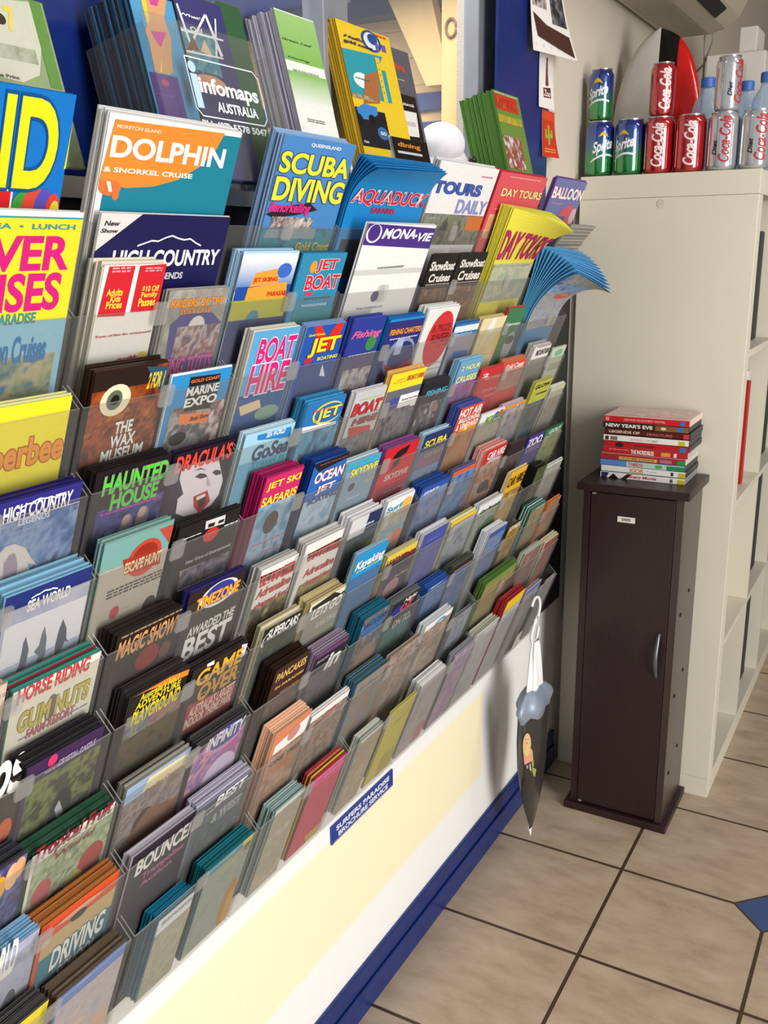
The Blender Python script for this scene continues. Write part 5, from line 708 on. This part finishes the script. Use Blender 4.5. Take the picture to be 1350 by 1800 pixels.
# ------------------------------------------------------------------ DVD stack
DV=[('c8202c',[('t','GRAND BUDAPEST HOTEL',46,4,138,9,'e8a0a0'),('r',4,3,12,11,'e89098'),('r',170,3,180,12,'2c78c0')],'red disc case with blue corner mark, topmost of the stack',.000,'e0c8c0'),
('3a2a1e',[('t',"NEW YEAR'S EVE",6,2.5,112,11,'f0ece4'),('r',118,1,190,13,'8a5a34'),('e',130,4,142,10,'e8dcc0'),('r',166,2,178,12,'2c78c0')],'brown disc case with large white capital letters, second from the top',-.002,None),
('5a1c1a',[('t','LEGENDS OF',10,4,80,10,'d8c8b8'),('t','FRACTURE',96,5,152,11,'a86a60'),('r',176,2,188,13,'c84048')],'dark red disc case with small pale serif letters, third from the top',.002,None),
('ece8e2',[('r',4,3,12,12,'3a3a3a'),('r',16,3,32,12,'8a7068'),('t','SWEET HOME',62,5,124,10,'d8b0b0'),('r',168,3,182,13,'c8c030')],'white disc case with two small pictures, fourth from the top',.001,None),
('bc1c26',[('e',26,2,46,13,'3a2024'),('t','JACK REACHER',70,5,116,10,'5a1418'),('r',170,3,184,13,'2c78c0')],'red disc case with dark small letters and blue mark, fifth from top',.002,None),
('c02028',[('t','THE INCREDIBLES',64,2.5,116,12,'f0e8e0'),('w',14,4,58,6,'e8b0b0',1),('r',132,3,152,12,'d8a040'),('r',160,3,166,12,'f0e0e0')],'red disc case with white condensed capitals, sixth from the top',.000,'b8b4ae'),
('a82830',[('r',42,5,128,12,'d8b060'),('t','LITTLE MISS SUNSHINE',46,6.5,122,10.5,'8a3a20'),('r',134,4,160,12,'b07080'),('r',172,3,190,13,'3a8a4a')],'red disc case with mustard strip and green corner, seventh from the top',-.003,'c8c4bc'),
('5a88c4',[('r',60,1,190,13,'b8d0c8'),('t','THUMBELINA',64,3,98,11,'c04a3a'),('e',124,3,142,12,'6aa06a'),('r',150,3,190,13,'2f8a58')],'blue and pale green disc case, third from the bottom',-.004,None),
('e8e8e6',[('t','IGOR',66,2,98,12,'d88a28'),('w',104,6,126,8,'8a8a8a',1),('r',158,3,164,11,'3a3a3a'),('r',174,3,190,13,'c8b828')],'white disc case with orange lettering, second from the bottom',-.002,None),
('eceae8',[('q',[(2,1),(20,1),(14,13),(2,13)],'2a3a5a'),('q',[(20,13),(30,2),(42,13)],'14181c'),('q',[(48,13),(62,1),(74,1),(60,13)],'3a2024'),('t','Scary Movie',66,3,128,11,'c03a3a',None,.1),('r',158,3,164,11,'5a5a5a'),('r',174,3,190,13,'c8b828')],'white disc case with dark diagonal shapes, lowest on the cabinet',-.002,'8a8a8a')]
for i,(c,els,label,dx,side) in enumerate(DV):
    z=CT+.0002+(9-i)*.0143; x0=.137+dx; t=thing('disc_case',label,'disc case',(x0,-.135+(i%3)*.002,z),'disc cases stacked on the cabinet')
    q=MB(); q.box((0,0,0),(.190,.128,.0139)); q.build('case',mat('case_black','121214',.4) if not side else mat('case_'+side,side,.45),t,bevel=.0015)
    q=MB(); q.box((.001,-.0008,.0006),(.189,-.0001,.0133),lin(c)); draw(q,els,189,13,lambda u,v,d:(.001+u*.001*.99,-.0008-d*.0006,.0133-v*.00098),random.Random(i)); q.build('spine_print',PRINT,t)
    if i==0:
        q=MB(); q.box((.004,.004,.01395),(.186,.126,.0144),lin('d8b8b0')); draw(q,[('n',10,10,170,110,['d8c8c0','c8a8a0','e0d0cc'])],182,122,lambda u,v,d:(.004+u*.001,.126-v*.001,.0144+d*.001),random.Random(4)); q.build('cover_print',PRINT,t)
# ------------------------------------------------------------------ hook and hanging bag
HX,HY=.102,-.449
pth=[]
for k in range(13): a=math.radians(150-k*20); pth.append((HX,HY+.008+.026*math.cos(a),.602+.026*math.sin(a)))
pth+= [(HX,HY+.018,.582),(HX,HY,.566),(HX,HY-.012,.552)]
for k in range(9): a=math.radians(180+k*20); pth.append((HX,HY+.006+.018*math.cos(a),.543+.016*math.sin(a)))
pth.append((HX,HY+.030,.556))
q=MB(); q.tube(pth,.0032,10); tag(q.build('hook',mat('white_plastic_hook','eeeeee',.4),smooth=True),'white plastic S hook hanging on the bottom row of the rack','hook')
BG=thing('hanging_bag','tapered black plastic bag printed with a blonde woman, hanging from hook','bag',(HX+.004,HY+.004,.53))
def cone(name,prof,m,sx=1.38,sy=.5,fold=0,n=36,shift=(0,0)):
    q=MB(); V=[];N=len(prof)
    for j,(r,z) in enumerate(prof):
        for k in range(n):
            a=2*math.pi*k/n; rr=r*(1+fold*math.sin(a*5+z*20)); V.append((rr*math.cos(a)*sy+shift[0]*j/N,rr*math.sin(a)*sx+shift[1]*j/N,z))
    F=[(j*n+k,j*n+(k+1)%n,(j+1)*n+(k+1)%n,(j+1)*n+k) for j in range(N-1) for k in range(n)]; q.mesh(V,F); return q.build(name,m,BG,smooth=True)
cone('white_tie',[(.010,.004),(.014,-.01),(.020,-.06),(.026,-.12),(.028,-.135),(.012,-.15),(.003,-.18)],mat('white_ribbon','f0f0f2',.7,0,.04,30),fold=.18)
SLV=mat('silver_lining','8f9cae',.42,.25,.18,14,.4); BLK=mat('black_plastic_film','3a3836',.18,0,.3,9,.3)
cone('lining',[(.022,-.10),(.034,-.105),(.050,-.12),(.058,-.135),(.050,-.15),(.046,-.165)],SLV,fold=.10,sy=.5)
bb=cone('sleeve',[(.047,-.150),(.050,-.17),(.050,-.22),(.046,-.28),(.036,-.34),(.024,-.39),(.012,-.43),(.004,-.452)],BLK,fold=.06,shift=(0,.012))
cone('white_tip',[(.006,-.447),(.005,-.455),(.001,-.472)],mat('white_ribbon','f0f0f2',.7),shift=(0,.012))
q=MB(); K=MB()
def BM(u,v,d):
    # wrap print on the camera-facing side of the sleeve
    z=-.172-v*.0012; t=(u-25)*.001; r=.050 if z>-.24 else .050-(-.24-z)*.20; a=math.radians(-63)+t/r*1.15
    j=(z+.15)/-.302*7/8*.012; e=1.07; return ((r*e*math.cos(a)*.5)+d*.0012, r*e*1.38*math.sin(a)+j-d*.0012, z)
draw(q,[('e',12,6,34,52,'d8bc7a'),('e',17,10,29,30,'e4b494'),('e',19,17,21.5,19.5,'4a3028'),('e',24.5,17,27,19.5,'4a3028'),('e',21,24,25,26.5,'b04a4a'),('q',[(20,30),(27,30),(28,38),(19,38)],'e4b494'),('q',[(12,38),(34,38),(36,66),(16,70)],'dc9a8c'),('q',[(30,34),(38,44),(40,80),(34,84)],'c8ac6a'),('q',[(36,80),(46,92),(42,108),(34,96)],'a8b04a'),('q',[(17,70),(36,66),(38,100),(24,106)],'4a4644'),('q',[(22,72),(25,72),(28,104),(25,105)],'c8c4c0'),('q',[(29,71),(32,70),(34,100),(31,102)],'c8c4c0')],60,140,BM,random.Random(3)); q.build('printed_picture',PRINT,BG)
